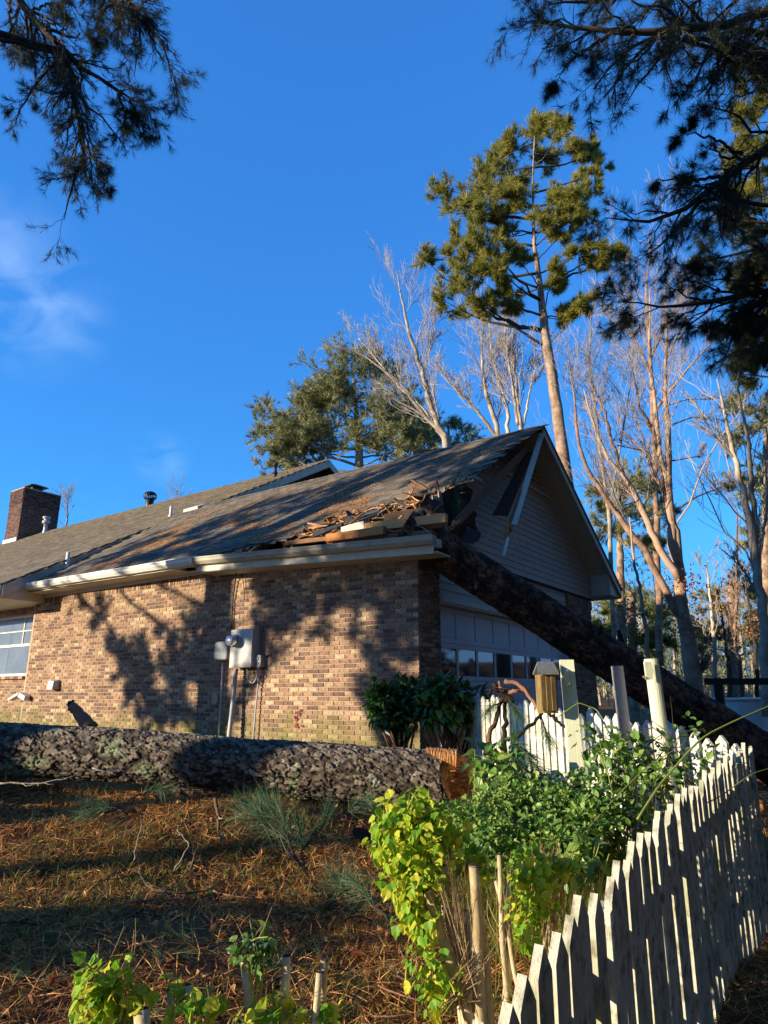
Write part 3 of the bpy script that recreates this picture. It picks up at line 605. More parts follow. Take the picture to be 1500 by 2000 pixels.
# exposed rafters, plates and joists along the tear
def bl(name, a_, b_, w, h, m, Ya, Yb): return beam(name, P(*a_, Y=Ya), P(*b_, Y=Yb), w, h, m)
bl('top_plate', (560, 1062), (866, 1026), .09, .07, 'brown', -.05, -.05)
bl('wall_plate', (640, 1052), (752, 1036), .10, .12, 'fresh', -.36, -.30)
bl('exposed_joist', (715, 1031), (872, 1012), .09, .13, 'fresh', -.22, -.1)
bl('exposed_joist', (690, 1038), (800, 1020), .06, .05, 'fresh', -.1, -.02)
bl('sub_fascia', (640, 1058), (845, 1040), .04, .08, 'brown', -.25, -.2)
mk('attic_blocking', beamv(P(668, 1038, Y=-.2), P(712, 1026, Y=-.15), .05, .13), BOXF, M['trim'], house)
bl('exposed_joist', (752, 1012), (846, 996), .05, .12, 'dark', .15, .2)
for k, X_ in enumerate(np.arange(-4.6, .3, .41)):
    if X_ > -2.9 and k % 3 == 1: continue
    y0_, y1_ = (-.3 if X_ < -3 else .25+.2*rng.random()), 2.6
    beam('rafter', (X_, y0_, float(groof(X_, y0_))-.13), (X_, y1_, float(groof(X_, y1_))-.13), .04, .14, 'brown' if k % 2 else 'fresh')
# rubble: broken decking, torn shingle mats, splinters
def jag(name, c, L, Wd, ang, tilt, m, th=.015, par=house):
    k = 9; t_ = np.linspace(0, 1, k); up_ = Wd/2*rng.uniform(.5, 1.15, k); dn = -Wd/2*rng.uniform(.5, 1.15, k); up_[[0, -1]] *= .4; dn[[0, -1]] *= .4
    bend = rng.normal(0, .12)*L
    top = np.array([(L*(a_-.5), u_, bend*(a_-.5)**2*4) for a_, u_ in zip(t_, up_)]); bot = np.array([(L*(a_-.5), u_, bend*(a_-.5)**2*4) for a_, u_ in zip(t_, dn)])
    V = np.concatenate([top, bot]); V = np.concatenate([V, V-[0, 0, th]]); n_ = 2*k
    F = [[i, i+k, i+k+1, i+1] for i in range(k-1)]+[[i+1+n_, i+k+1+n_, i+k+n_, i+n_] for i in range(k-1)]
    F += [[i, i+1, i+1+n_, i+n_] for i in range(k-1)]+[[i+k+1, i+k, i+k+n_, i+k+1+n_] for i in range(k-1)]+[[0, n_, n_+k, k], [k-1, 2*k-1, 2*k-1+n_, k-1+n_]]
    Rm = np.array(Matrix.Rotation(ang, 3, 'Z') @ Matrix.Rotation(tilt, 3, 'X') @ Matrix.Rotation(rng.normal(0, .35), 3, 'Y'))
    return mk(name, V @ Rm.T+np.array(c), np.array(F), M[m], par)
rr_ = random.Random(5)
for k in range(84):
    t_ = rr_.random()**.8; px = 590+270*t_; ytop = np.interp(px, [590, 640, 690, 740, 780, 830, 870], [1040, 1012, 995, 985, 972, 958, 955]); ybot = np.interp(px, [590, 870], [1056, 1005])
    py = ytop+(ybot-ytop)*rr_.random()**1.2; Y_ = np.interp(py, [ytop, ybot], [.95*np.interp(px, [600, 700, 870], [.45, 1, 1.15]), .1])
    c = P(px, py, Y=Y_); m_ = rr_.choice(['felt', 'shingle', 'shingle', 'fresh', 'fresh', 'brown', 'brown'])
    jag({'felt': 'torn_felt', 'shingle': 'torn_shingle', 'fresh': 'splinter', 'brown': 'broken_decking', 'dark': 'broken_decking'}[m_], c, rr_.uniform(.25, .75), (rr_.uniform(.025, .06) if m_ in ('fresh', 'brown') else rr_.uniform(.06, .2)), rr_.uniform(-.35, .35), rr_.uniform(-.2, .9), m_)
for q in ((660, 1043, 712, 1000, .3, 'brown'), (700, 1018, 738, 1004, .4, 'felt'), (768, 1012, 785, 992, .5, 'fresh'), (640, 1045, 672, 1030, .2, 'brown'), (805, 985, 822, 1005, .6, 'endgrain'), (850, 995, 862, 1008, .4, 'brown')):
    a_, b_ = P(q[0], q[1], Y=q[4]-.1), P(q[2], q[3], Y=q[4]+.1); beam('broken_board', a_, b_, .09, .03, q[5], up=(0, -.5, 1), taper=.6)
for x_ in np.linspace(560, 905, 34):      # frayed deck edge
    e0 = np.interp(x_, [560, 600, 640, 690, 740, 780, 830, 870, 905], [1047, 1027, 1007, 987, 977, 967, 952, 949, 942])
    X_ = np.interp(x_, [560, 600, 640, 690, 740, 780, 830, 870, 905], [-2.66, -2.52, -2.38, -2.05, -1.48, -1.09, -.66, -.2, .17]); Y_ = float(np.interp(X_, edge[:, 0], edge[:, 1]))
    jag(rng.choice(['torn_shingle', 'splinter']), (X_+rng.normal(0, .04), Y_-.02, float(groof(X_, Y_))-.02+rng.normal(0, .02)), rng.uniform(.15, .35), rng.uniform(.05, .12), rng.uniform(-.5, .3), .5+rng.normal(0, .25), rng.choice(['shingle', 'fresh', 'felt']))
beam('splintered_deck_edge', P(868, 953, Y=1.15), P(926, 938, Y=1.3), .05, .02, 'fresh', taper=.3)
mk('loose_wire', *bt(resamp([P(735, 1030, Y=-.2), P(775, 1040, Y=-.25), P(800, 1025, Y=-.2), P(825, 1028, Y=-.2), P(840, 1042, Y=-.25)], 14)[None], np.full((1, 14), .006), 5), M['endgrain'], house)
for q in ((590, 1052, 640, 1030, .25, 'brown', .10), (610, 1046, 668, 1024, .1, 'felt', .22), (690, 1012, 742, 996, .5, 'felt', .16), (742, 1000, 800, 980, .75, 'shingle', .2), (648, 1022, 700, 998, .55, 'brown', .12), (780, 1002, 842, 992, .3, 'brown', .13), (800, 968, 850, 958, .95, 'shingle', .22), (722, 1022, 700, 1046, -.05, 'brown', .1), (845, 975, 866, 1012, .4, 'felt', .2), (575, 1058, 620, 1050, .0, 'fresh', .06), (770, 990, 790, 1006, .45, 'fresh', .12), (820, 1002, 836, 978, .5, 'fresh', .09)):
    beam('broken_decking', P(q[0], q[1], Y=q[4]), P(q[2], q[3], Y=q[4]+.15), q[6], .02, q[5], up=(rr_.uniform(-.2, .2), -.9, 1), taper=rr_.uniform(.4, .9))
# header siding over the door, trim, door
mk('header_wall', boxv((-.1, .575, E0+1.33), (-.015, 5.795, GZ0)), BOXF, M['siding'], house)
for k in range(6): board(.58, 5.79, .58, 5.79, E0+1.41+k*.118, .116, house, x=-.02)
mk('door_header_trim', boxv((-.02, .575, E0+1.33), (.05, 5.8, E0+1.41)), BOXF, M['trim'], house)
mk('door_header_soffit', boxv((-.16, .575, E0+1.30), (.03, 5.8, E0+1.328)), BOXF, M['trim'], house)
mk('gable_band', boxv((-.02, .0, GZ0-.04), (.045, 7.42, GZ0-.003)), BOXF, M['dark'], house)
for k in range(23): mk('soldier_brick', boxv((-.02, 5.85+.0677*k, GZ0-.26), (.02, 5.85+.0677*k+.057, GZ0-.06)), BOXF, M['brick'], house)
DX = -.12; dz0 = .6; y0d, y1d = .62, 5.76; sec = (E0+1.30-dz0)/4
door = mk('garage_door', boxv((DX-.04, y0d, dz0), (DX, y1d, E0+1.30)), BOXF, M['door'], house)
pw = (y1d-y0d)/8
for s_ in range(4):
    zb_, zt_ = dz0+s_*sec, dz0+(s_+1)*sec
    for z in (zb_+.004, zt_-.075): mk('rail', boxv((DX, y0d, z), (DX+.022, y1d, z+.07)), BOXF, M['door'], door)
    for k in range(9):
        yc_ = y0d+k*pw; ya_, yb2 = max(y0d, yc_-.03), min(y1d, yc_+.03)
        mk('stile', boxv((DX+.001, ya_, zb_+.075), (DX+.02, yb2, zt_-.076)), BOXF, M['door'], door)
    for k in range(8):
        ya_, yb2 = y0d+k*pw+.03, y0d+(k+1)*pw-.03
        if s_ == 2: mk('window_pane', boxv((DX+.001, ya_, zb_+.075), (DX+.006, yb2, zt_-.076)), BOXF, M['glassd'], door)
        else: mk('door_panel', boxv((DX+.001, ya_+.006, zb_+.082), (DX+.010, yb2-.006, zt_-.083)), BOXF, M['door'], door)
mk('door_jamb', boxv((-.16, .572, .5), (-.04, .618, E0+1.299)), BOXF, M['trimw'], house)
mk('door_jamb', boxv((-.16, 5.765, .4), (-.02, 5.798, E0+1.299)), BOXF, M['trimw'], house)
jag('damaged_downspout', P(880, 1345, X=.25), .55, .1, 1.0, .9, 'felt')
# chimney
chx0, chx1, chy0, chy1, chz0, chz1 = -32.2, -30.8, 8.9, 10.95, MZ-1.2, MZ+2.4
ch = mk('chimney', boxv((chx0, chy0, chz0), (chx1, chy1, chz1)), BOXF, M['mortar'], house)
BV, BF = BK(1); Rs, Ps = [], []
for c in range(int((chz1-chz0)/.0677)):
    z = chz0+.0677*(c+.5); out = .03 if c > 40 else 0
    for k in range(-1, 11):
        for (o_, u_, n_, L_) in (((chx1+out, chy0), (0, 1, 0), (1, 0, 0), chy1-chy0), ((chx0, chy0-out), (1, 0, 0), (0, -1, 0), chx1-chx0)):
            a_ = k*.203+(.1 if c % 2 else 0); b_ = a_+.193; a_, b_ = max(0, a_), min(L_, b_)
            if b_-a_ < .04: continue
            u_, n_ = np.array(u_, float), np.array(n_, float); R_ = np.stack([u_*(b_-a_)/.193, n_, np.array([0, 0, 1.])], 1)
            Rs.append(R_); Ps.append(np.array([o_[0], o_[1], 0])+u_*(a_+b_)/2+n_*.008+np.array([0, 0, z]))
VV, FF = binst(BV, BF, np.array(Rs), np.array(Ps)); mk('brick_courses', VV, FF, M['chim'], ch, np.repeat(rng.random(len(Rs)), len(BF)), stuff=True)
mk('chimney_crown', boxv((chx0-.02, chy0-.02, chz1), (chx1+.02, chy1+.02, chz1+.05)), BOXF, M['mortar'], ch)
G = Geo(); cxm, cym = (chx0+chx1)/2+.1, 9.75
G.box((cxm-.28, cym-.28, chz1+.05), (cxm+.28, cym+.28, chz1+.3)); V = np.array([(cxm+a_*.5, cym+b_*.5, chz1+.34) for a_ in (-1, 1) for b_ in (-1, 1)]+[(cxm+a_*.5, cym+b_*.5, chz1+.30) for a_ in (-1, 1) for b_ in (-1, 1)]+[(cxm, cym, chz1+.55)])
G.add(V, [np.array([[0, 1, 8], [1, 3, 8], [3, 2, 8], [2, 0, 8]]), np.array([[4, 6, 7, 5], [0, 4, 5, 1], [1, 5, 7, 3], [3, 7, 6, 2], [2, 6, 4, 0]])]); G.build('chimney_cap', M['blackm'], ch)
mk('chimney_flashing', boxv((chx0-.03, chy0-.06, chz0+.3), (chx1+.012, chy0-.02, chz0+.85)), BOXF, M['metal'], ch)
# roof furniture
def rev(name, c, prof, m, par=house, sides=20, smooth=True):
    prof = np.array(prof, float); n_ = len(prof); Pp = np.repeat(np.array(c, float)[None], n_, 0); Pp[:, 2] += prof[:, 1]
    a_ = np.arange(sides)*2*np.pi/sides; V = Pp[:, None]+np.stack([np.cos(a_)[None]*prof[:, :1], np.sin(a_)[None]*prof[:, :1], np.zeros((n_, sides))], -1)
    i = np.arange(n_-1)[:, None]*sides+np.arange(sides); j = np.arange(n_-1)[:, None]*sides+(np.arange(sides)+1) % sides
    return mk(name, V.reshape(-1, 3), np.stack([i, j, j+sides, i+sides], -1).reshape(-1, 4), M[m], par, smooth=smooth)
def mp_(px, py, D=None):
    d, _ = pixdir(px, py); t_ = (MZ-MS*MY+MS*CY-CZ)/(d[2]-MS*d[1]); return np.array([CX, CY, CZ])+t_*d
c = mp_(292, 984); tb = rev('turbine_vent', c-[0, 0, .1], [(.19, -.1), (.19, .33), (.2, .34), (.0001, .35)], 'blackm')
G = Geo()
for k in range(20):
    a_ = k*math.pi/10; arc = np.array([(.19*math.sin(t_)+.12, .25-.2*math.cos(t_)) for t_ in np.linspace(.2, 2.9, 6)]); 
    for (r0, z0_), (r1, z1_) in zip(arc, arc[1:]): G.beam(c+[math.cos(a_)*r0, math.sin(a_)*r0, z0_+.13], c+[math.cos(a_)*r1, math.sin(a_)*r1, z1_+.13], .045, .012, up=(math.cos(a_), math.sin(a_), 0))
G.build('turbine_blades', M['blackm'], house); rev('turbine_dome', c, [(.27, .50), (.2, .57), (.1, .61), (.0001, .62)], 'blackm')
c = np.array([-29.6, 9.7, MZ-.1]); rev('capped_flue_pipe', c, [(.16, -.2), (.10, .12), (.10, .5), (.2, .5), (.2, .62), (.12, .63), (.13, .75), (.2, .75), (.2, .85), (.0001, .86)], 'metal')
c = mp_(537, 932); rev('capped_flue_pipe', c, [(.1, -.1), (.07, .05), (.07, .14), (.11, .14), (.06, .2), (.06, .42), (.09, .42), (.09, .52), (.0001, .53)], 'blackm')
c = mp_(333, 1008); rev('pipe_vent', c, [(.09, -.05), (.045, .04), (.045, .3), (.0001, .31)], 'trimw'); 
c = P(130, 1108, Y=.35); rev('pipe_vent', c, [(.1, -.1), (.045, .04), (.045, .36), (.0001, .35)], 'trimw')
c = mp_(383, 998); V = np.array([c+np.array([x, y, MS*y+h_]) for x, y, h_ in ((-.3, -.2, -.02), (-.3, -.2, .16), (.3, -.2, -.02), (.3, -.2, .16), (-.27, .25, .0), (-.27, .2, .13), (.27, .25, .0), (.27, .2, .13))]); mk('roof_box_vent', V, np.array([[0, 2, 3, 1], [4, 5, 7, 6], [1, 3, 7, 5], [0, 4, 6, 2], [0, 1, 5, 4], [2, 6, 7, 3]]), M['trim'], house)
# dryer vent hood and corner elbow low on the wall
c = P(108, 1337, Y=-.04); V = np.array([c+np.array(q) for q in ((-.12, .03, .10), (-.1, -.1, .07), (-.12, .03, -.1), (-.1, -.12, -.10), (.12, .03, .10), (.1, -.1, .07), (.12, .03, -.1), (.1, -.12, -.1))]); mk('wall_vent_hood', V, BOXF, M['metal'], house)
G = Geo(); c = P(40, 1362, Y=-.1); G.beam(c+[-.3, -.05, -.05], c+[0, 0, .08], .16, .05).beam(c+[0, 0, .06], c+[.28, 0, -.02], .12, .1); G.build('spout_elbow', M['trimw'], house)
# ---- wall fittings, each its own thing
def cable(name, pts, r, m, label=None, cat=None, parent=None, n=20, sides=6):
    A = resamp(pts, n); V, F = bt(A[None], np.full((1, n), r), sides); o = mk(name, V, F, M[m], parent, smooth=True)
    if label: tag(o, label, cat)
    return o
mb = thing('electric_meter', 'large grey steel electric meter box with round glass meter on the brick wall', 'meter', P(475, 1305, Y=-.1))
pa, pb = P(448, 1303, Y=-.2), P(489, 1226, Y=-.2)
x0_, x1_, z0_, z1_ = pa[0], pa[0]+.50, pa[2], pb[2]-.02
mk('meter_box', boxv((x0_, -.19, z0_), (x1_, -.012, z1_)), BOXF, M['boxg'], mb)
mk('box_cover', boxv((x0_-.006, -.2, z0_-.012), (x1_+.006, -.192, z1_+.006)), BOXF, M['boxg'], mb)
cm = P(462, 1252, Y=-.2)
def disc(name, c, prof, m, par, axis=(0, -1, 0), sides=20):
    prof = np.array(prof); ax_ = unit(np.array(axis, float)); s_ = unit(np.cross(ax_, [0, 0, 1.])); u_ = np.cross(s_, ax_); a_ = np.arange(sides)*2*np.pi/sides
    V = np.array(c)+prof[:, None, 1:2]*ax_+prof[:, None, :1]*(np.cos(a_)[None, :, None]*s_+np.sin(a_)[None, :, None]*u_)
    i = np.arange(len(prof)-1)[:, None]*sides+np.arange(sides); j = np.arange(len(prof)-1)[:, None]*sides+(np.arange(sides)+1) % sides
    return mk(name, V.reshape(-1, 3), np.stack([i, j, j+sides, i+sides], -1).reshape(-1, 4), M[m], par, smooth=True)
disc('meter_collar', cm, [(.105, 0), (.105, .035), (.095, .04)], 'metal', mb); disc('meter_glass', cm, [(.088, .035), (.088, .15), (.075, .175), (.0001, .18)], 'glassm', mb); disc('meter_ring', cm, [(.0001, .05), (.1, .05), (.1, .07), (.09, .075)], 'boxd', mb)
cable('conduit', [P(461, 1306, Y=-.14), P(455, 1370, Y=-.16), P(446, 1450, Y=-.2)], .038, 'pipeg', parent=mb)
pb_ = thing('phone_box', 'rounded dark grey plastic utility box left of the meter box', 'utility box', P(432, 1285, Y=-.1))
a_, b_ = P(417, 1290, Y=-.2), P(441, 1252, Y=-.2); V, F = None, None
def rbox(name, a, b, r, m, par):
    a, b = np.array(a), np.array(b); G = Geo(); k = 6; ring = []
    for cx_, cz_, s0 in ((b[0]-r, b[2]-r, 0), (a[0]+r, b[2]-r, 1), (a[0]+r, a[2]+r, 2), (b[0]-r, a[2]+r, 3)):
        for t_ in np.linspace(0, math.pi/2, k): ring.append((cx_+r*math.cos(t_+s0*math.pi/2), cz_+r*math.sin(t_+s0*math.pi/2)))
    ring = np.array(ring); n_ = len(ring); c_ = ring.mean(0); L_ = []
    for y_, s_ in ((b[1], 1), (a[1]+.03, 1), (a[1]+.008, .95), (a[1], .86)): L_.append(np.c_[c_[0]+(ring[:, 0]-c_[0])*s_, np.full(n_, y_), c_[1]+(ring[:, 1]-c_[1])*s_])
    V = np.concatenate(L_+[[[c_[0], a[1], c_[1]]]]); i = np.arange(3)[:, None]*n_+np.arange(n_); j = np.arange(3)[:, None]*n_+(np.arange(n_)+1) % n_
    return mk(name, V, [np.stack([i, j, j+n_, i+n_], -1).reshape(-1, 4), np.array([[3*n_+q, 3*n_+(q+1) % n_, 4*n_] for q in range(n_)])], M[m], par)
rbox('box_cover', (a_[0], -.21, a_[2]), (a_[0]+.34, -.03, b_[2]), .05, 'boxd', pb_)
mk('box_back', boxv((a_[0]+.02, -.03, a_[2]+.02), (a_[0]+.32, -.012, b_[2]-.02)), BOXF, M['boxd'], pb_)
cable('conduit', [P(435, 1292, Y=-.08), P(434, 1322, Y=-.07), P(427, 1440, Y=-.09)], .015, 'pipeg', parent=pb_)
ob = thing('outlet_box', 'small metal outlet box on a thin conduit right of the meter box', 'outlet', P(503, 1302, Y=-.05))
a_ = P(498, 1303, Y=-.11); mk('box', boxv((a_[0], -.10, a_[2]), (a_[0]+.12, -.012, a_[2]+.19)), BOXF, M['metal'], ob); mk('box_cover', boxv((a_[0]-.004, -.112, a_[2]-.004), (a_[0]+.124, -.102, a_[2]+.194)), BOXF, M['boxg'], ob)
disc('socket', (a_[0]+.06, -.112, a_[2]+.13), [(.025, 0), (.025, .006), (.0001, .008)], 'metal', ob); disc('socket', (a_[0]+.06, -.112, a_[2]+.06), [(.025, 0), (.025, .006), (.0001, .008)], 'boxd', ob)
cable('conduit', [P(507, 1303, Y=-.07), P(500, 1380, Y=-.07), P(494, 1450, Y=-.08)], .013, 'pipeg', parent=ob)
cable('wire_loop', [P(483, 1305, Y=-.1), P(483, 1325, Y=-.12), P(492, 1336, Y=-.14), P(500, 1328, Y=-.12), P(504, 1303, Y=-.08)], .009, 'metal', parent=ob)
jb = thing('junction_box', 'tiny grey junction box low on the wall behind the thin conduit', 'junction box', P(422, 1373, Y=-.03)); a_ = P(416, 1374, Y=-.05); mk('box', boxv((a_[0], -.06, a_[2]), (a_[0]+.11, -.01, a_[2]+.17)), BOXF, M['metal'], jb); mk('box_cover', boxv((a_[0]-.004, -.067, a_[2]-.004), (a_[0]+.114, -.062, a_[2]+.174)), BOXF, M['boxg'], jb)
cable('service_cable', [P(463, 1103, Y=-.2), P(460, 1130, Y=-.06), P(455, 1170, Y=-.04), P(452, 1228, Y=-.04)], .014, 'black', 'black cable running down the brick wall from the eave to the meter', 'cable')
cable('loose_cable', [P(470, 1110, Y=-.1), P(473, 1125, Y=-.05), P(477, 1150, Y=-.04), P(478, 1172, Y=-.05)], .007, 'black', 'short loose black wire hanging from the eave beside the service cable', 'cable', n=10)
vb = thing('creeper_sprig', 'small red leaved creeper sprig clinging low to the brick wall', 'creeper', P(580, 1425, Y=-.02))
for k in range(11):
    c = P(580+rng.normal(0, 4), [1396, 1418][k % 2]+rng.normal(0, 4), Y=-.03); d_ = unit(rng.normal(size=3)*[1, .2, 1]); s_ = np.cross(d_, [0, 1, 0])
    mk('leaf', np.array([c, c+d_*.04+s_*.02, c+d_*.09, c+d_*.04-s_*.02]), np.array([[0, 1, 2, 3]]), M['rose'], vb)
cable('stem', [P(580, 1432, Y=-.02), P(579, 1410, Y=-.02), P(582, 1390, Y=-.02)], .003, 'rose', parent=vb, n=6, sides=4)

# ------------------------------------------------------------------ fallen trunks
def trunk_mesh(A, sides, plate, amp, seed=0, lichen=False, flare=0):
    """A (n,4) axis+radius -> displaced bark tube"""
    V, F = bt(A[None, :, :3], A[None, :, 3], sides, cap=False); n = len(A)
    c = np.repeat(A[:, :3], sides, 0); nrm = unit(V-c)
    T = np.gradient(A[:, :3], axis=0); L = np.concatenate([[0], np.cumsum(np.linalg.norm(np.diff(A[:, :3], axis=0), axis=1))])
    th = np.tile(np.arange(sides)/sides*2*np.pi, n); r = np.repeat(A[:, 3], sides); l = np.repeat(L, sides)
    q = np.stack([np.cos(th)*r, np.sin(th)*r, l*.45], 1)
    q2 = q+.35*plate*(np.stack([vnoise(q/plate*2.5+k*9.) for k in range(3)], 1)-.5)*2
    d1, d2, idv = voro(q2/plate); crack = sstep(.02, .16, d2-d1)
    h = amp*(crack*(.5+.7*idv)+.3*fbm(q/plate*4, 3)-.8)+.022*(fbm(q*3+seed, 2)-.5)
    V = V+nrm*h[:, None]; var = (.25+.45*crack*(.4+.6*idv))
    fq = F[0]; return V, F, var[fq[:, 0]]
def wlog(name, pts, r, n, sides, plate, amp, m, label, cat, rend=None):
    A = resamp(np.c_[np.asarray(pts), r], n); V, F, v = trunk_mesh(A, sides, plate, amp)
    t = thing(name, label, cat, np.array([*A[n//2, :2], A[n//2, 2]-A[n//2, 3]])); mk('bark', V, F, M[m], t, v, smooth=True); return t, A, V
LP = [P(-420, 1440, D=6.9), P(-100, 1458, D=6.55), P(0, 1462, D=6.45), P(220, 1474, D=6.35), P(450, 1493, D=6.25), P(700, 1512, D=6.15), P(860, 1526, D=6.08), P(905, 1530, D=6.05)]
lg, LA, LV = wlog('fallen_log', LP, [.215, .225, .225, .225, .225, .235, .245, .245], 800, 190, .048, .019, 'logbark', 'long lichen covered pine log lying across the yard in front of the brick wall', 'log')
def endplane(V):
    eb_ = unit(LA[-1, :3]-LA[-12, :3]); rel = V-LA[-1, :3]; ax_ = rel @ eb_; tc_ = unit(np.array([CX, CY, LA[-1, 2]])-LA[-1, :3]); f_ = rel @ tc_; u2 = rel[:, 2]
    return ax_, eb_, -.02-.62*f_-.25*u2+.10*(fbm(V*9, 3)-.5)
lbark = [o for o in lg.children][0]; co = np.empty(len(lbark.data.vertices)*3, np.float32); lbark.data.vertices.foreach_get('co', co); co = co.reshape(-1, 3)+w0(lg)
ax_, eb_, hh_ = endplane(co); ov = np.maximum(0, ax_-hh_); co = co-ov[:, None]*eb_; lbark.data.vertices.foreach_set('co', (co-w0(lg)).astype(np.float32).ravel()); lbark.data.update()
# torn orange end of the log
ea, eb = LA[-1, :3], unit(LA[-1, :3]-LA[-12, :3]); s_ = unit(np.cross(eb, [0, 0, 1.])); u_ = np.cross(s_, eb)
rings = []; nr_, ns_ = 16, 64; th = np.arange(ns_)/ns_*2*np.pi
for k in range(nr_):
    rr = .235*(1-k/(nr_-.5)); c_, sn = np.cos(th), np.sin(th)
    base = ea+rr*(c_[:, None]*s_+sn[:, None]*u_)
    q = np.stack([c_*rr*9, sn*rr*9, np.full(ns_, 3.)], 1)
    dep = .02+.10*(fbm(q*1.5, 4)-.35)+.10*sstep(.05, .25, sn*rr)*(k > 0)-.09*sstep(.5, 1, 1-abs(rr-.12)/.12)*(sn < .3)
    if k == 0: dep = dep*0-.05
    bs_ = base; _, _, hp_ = endplane(bs_); rings.append(bs_+(hp_+(dep*.6-.02 if k else 0)-((bs_-ea) @ eb))[:, None]*eb)
V = np.concatenate(rings); i = np.arange(nr_-1)[:, None]*ns_+np.arange(ns_); j = np.arange(nr_-1)[:, None]*ns_+(np.arange(ns_)+1) % ns_
mk('torn_end', V, np.stack([i, j, j+ns_, i+ns_], -1).reshape(-1, 4), M['rot'], lg, rng.random((nr_-1)*ns_))
G = Geo()
for k in range(150):
    a_ = rng.uniform(0, 2)*math.pi; r_ = rng.uniform(.02, .22); b_ = ea+r_*(math.cos(a_)*s_+math.sin(a_)*u_); b_ = b_+eb*(endplane(b_[None])[2][0]); G.beam(b_-eb*.04, b_+eb*rng.uniform(.01, .07)+rng.normal(0, .012, 3), rng.uniform(.006, .016), rng.uniform(.004, .009))
G.build('splinters', M['rot'], lg, stuff=True)
# orange strip of bare wood along the top right of the log
k0, k1 = len(LA)-40, len(LA)-8; V, F = [], []
for k in range(k0, k1+1):
    f = (k-k0)/(k1-k0); 
    for a_ in np.linspace(-.2-.15*f, .5+.5*f, 7): 
        dv = -s_*0; rr = LA[k, 3]+.018+.006*rng.random(); dirv = math.cos(a_)*u_+math.sin(a_)*(s_ if np.dot(s_, [CX-2, CY+3, 0]) > 0 else -s_); V.append(LA[k, :3]+dirv*rr)
V = np.array(V); nn_ = k1-k0; i = np.arange(nn_)[:, None]*7+np.arange(6); mk('bare_wood_strip', V, np.stack([i, i+7, i+8, i+1], -1).reshape(-1, 4), M['rot'], lg, rng.random(nn_*6))
# branch stub on the log and a little one at its left end
G = Geo(); tube(G, [P(178, 1425, D=6.45), P(160, 1400, D=6.5), P(140, 1378, D=6.55)], [.075, .055, .04], 9, 9, wob=.006)
o = G.build('branch_stub', M['leanbark'], lg, smooth=True)
G = Geo(); c = P(139, 1377, D=6.55)
for k in range(9): G.beam(c+rng.normal(0, .018, 3)-[0, 0, .05], c+rng.normal(0, .016, 3)+[-.01, 0, rng.uniform(0, .035)], .022, .016)
G.build('stub_splinters', M['leanbark'], lg)
for (pts, r_, m_, nm_, lb_) in (([(300, 1552), (400, 1545), (505, 1542)], .05, 'logbark', 'small_log', 'thin grey branch length lying in shade just below the big log'),
                                ([(-60, 1545), (20, 1520), (60, 1500)], .07, 'leanbark', 'small_log', 'short dark branch length at the left end under the big log'),
                                ([(600, 1585), (680, 1600), (740, 1590)], .045, 'leanbark', 'small_log', 'broken brown branch piece lying by the pine bough under the log')):
    A_ = []
    for (a_, b_) in pts:
        q = P(a_, b_, D=5.9); q = P(a_, b_, Z=float(gz(q[0], q[1]))+r_*.6); A_.append(q)
    A = resamp(np.c_[np.array(A_), [r_, r_*1.05, r_*.9]], 70); V, F, v = trunk_mesh(A, 22, .03, .008); o = mk(nm_, V, F, M[m_], None, v, smooth=True); tag(o, lb_, 'branch')
# bark slabs on the ground
for k, (a_, b_) in enumerate(((700, 1610), (735, 1640), (105, 1500), (90, 1490))): 
    q = P(a_, b_, D=5.3); q = P(a_, b_, Z=float(gz(q[0], q[1]))+.05); o = jag('bark_slab', q, .35, .16, .3*k, .3, 'leanbark', .02, par=None)
    tag(o, ('loose bark slab lying right of the ground pine bough', 'loose bark slab beside the yellow leaved shrub', 'loose bark slab under the left end of the log', 'small bark slab at the far left below the log')[k], 'bark')
# trunk leaning on the garage corner
q0, q1 = P(872, 1082, X=.28), P(1450, 1450, D=10.1); dv = (q1-q0); q2 = q0+dv*1.38; qm = q0-unit(dv)*.75
LN, LNA, _ = wlog('leaning_trunk', [qm, q0, q0+dv*.3, q0+dv*.6+[0, 0, -.02], q1, q2], [.27, .285, .29, .30, .31, .36], 620, 130, .06, .024, 'leanbark', 'thick dark pine trunk fallen against the crushed corner of the garage roof', 'trunk')
G = Geo()
for f_, a_, L_, r_ in ((.25, (-.3, -.5, .9), .22, .035), (.5, (.5, -.6, .5), .16, .03), (.62, (-.2, .2, 1), .3, .04), (.85, (.3, -.8, .3), .14, .045), (.12, (.2, -.7, -.4), .2, .03)):
    b_ = q0+dv*f_; a_ = unit(np.array(a_)); tube(G, [b_+a_*.22, b_+a_*(.3+L_*.5), b_+a_*(.3+L_)], [r_*1.3, r_, r_*.7], 7, 6)
G.build('snapped_stubs', M['leanbark'], LN, smooth=True, stuff=True)
# root plate soil mound of the leaning trunk (outside the frame on the right)
V, F = bt(resamp([q2-[0, 0, .1], q2+dv*.06], 4)[None], np.array([[.5, .8, .85, .6]]), 14); mk('root_plate', V, F, M['soil'], LN)
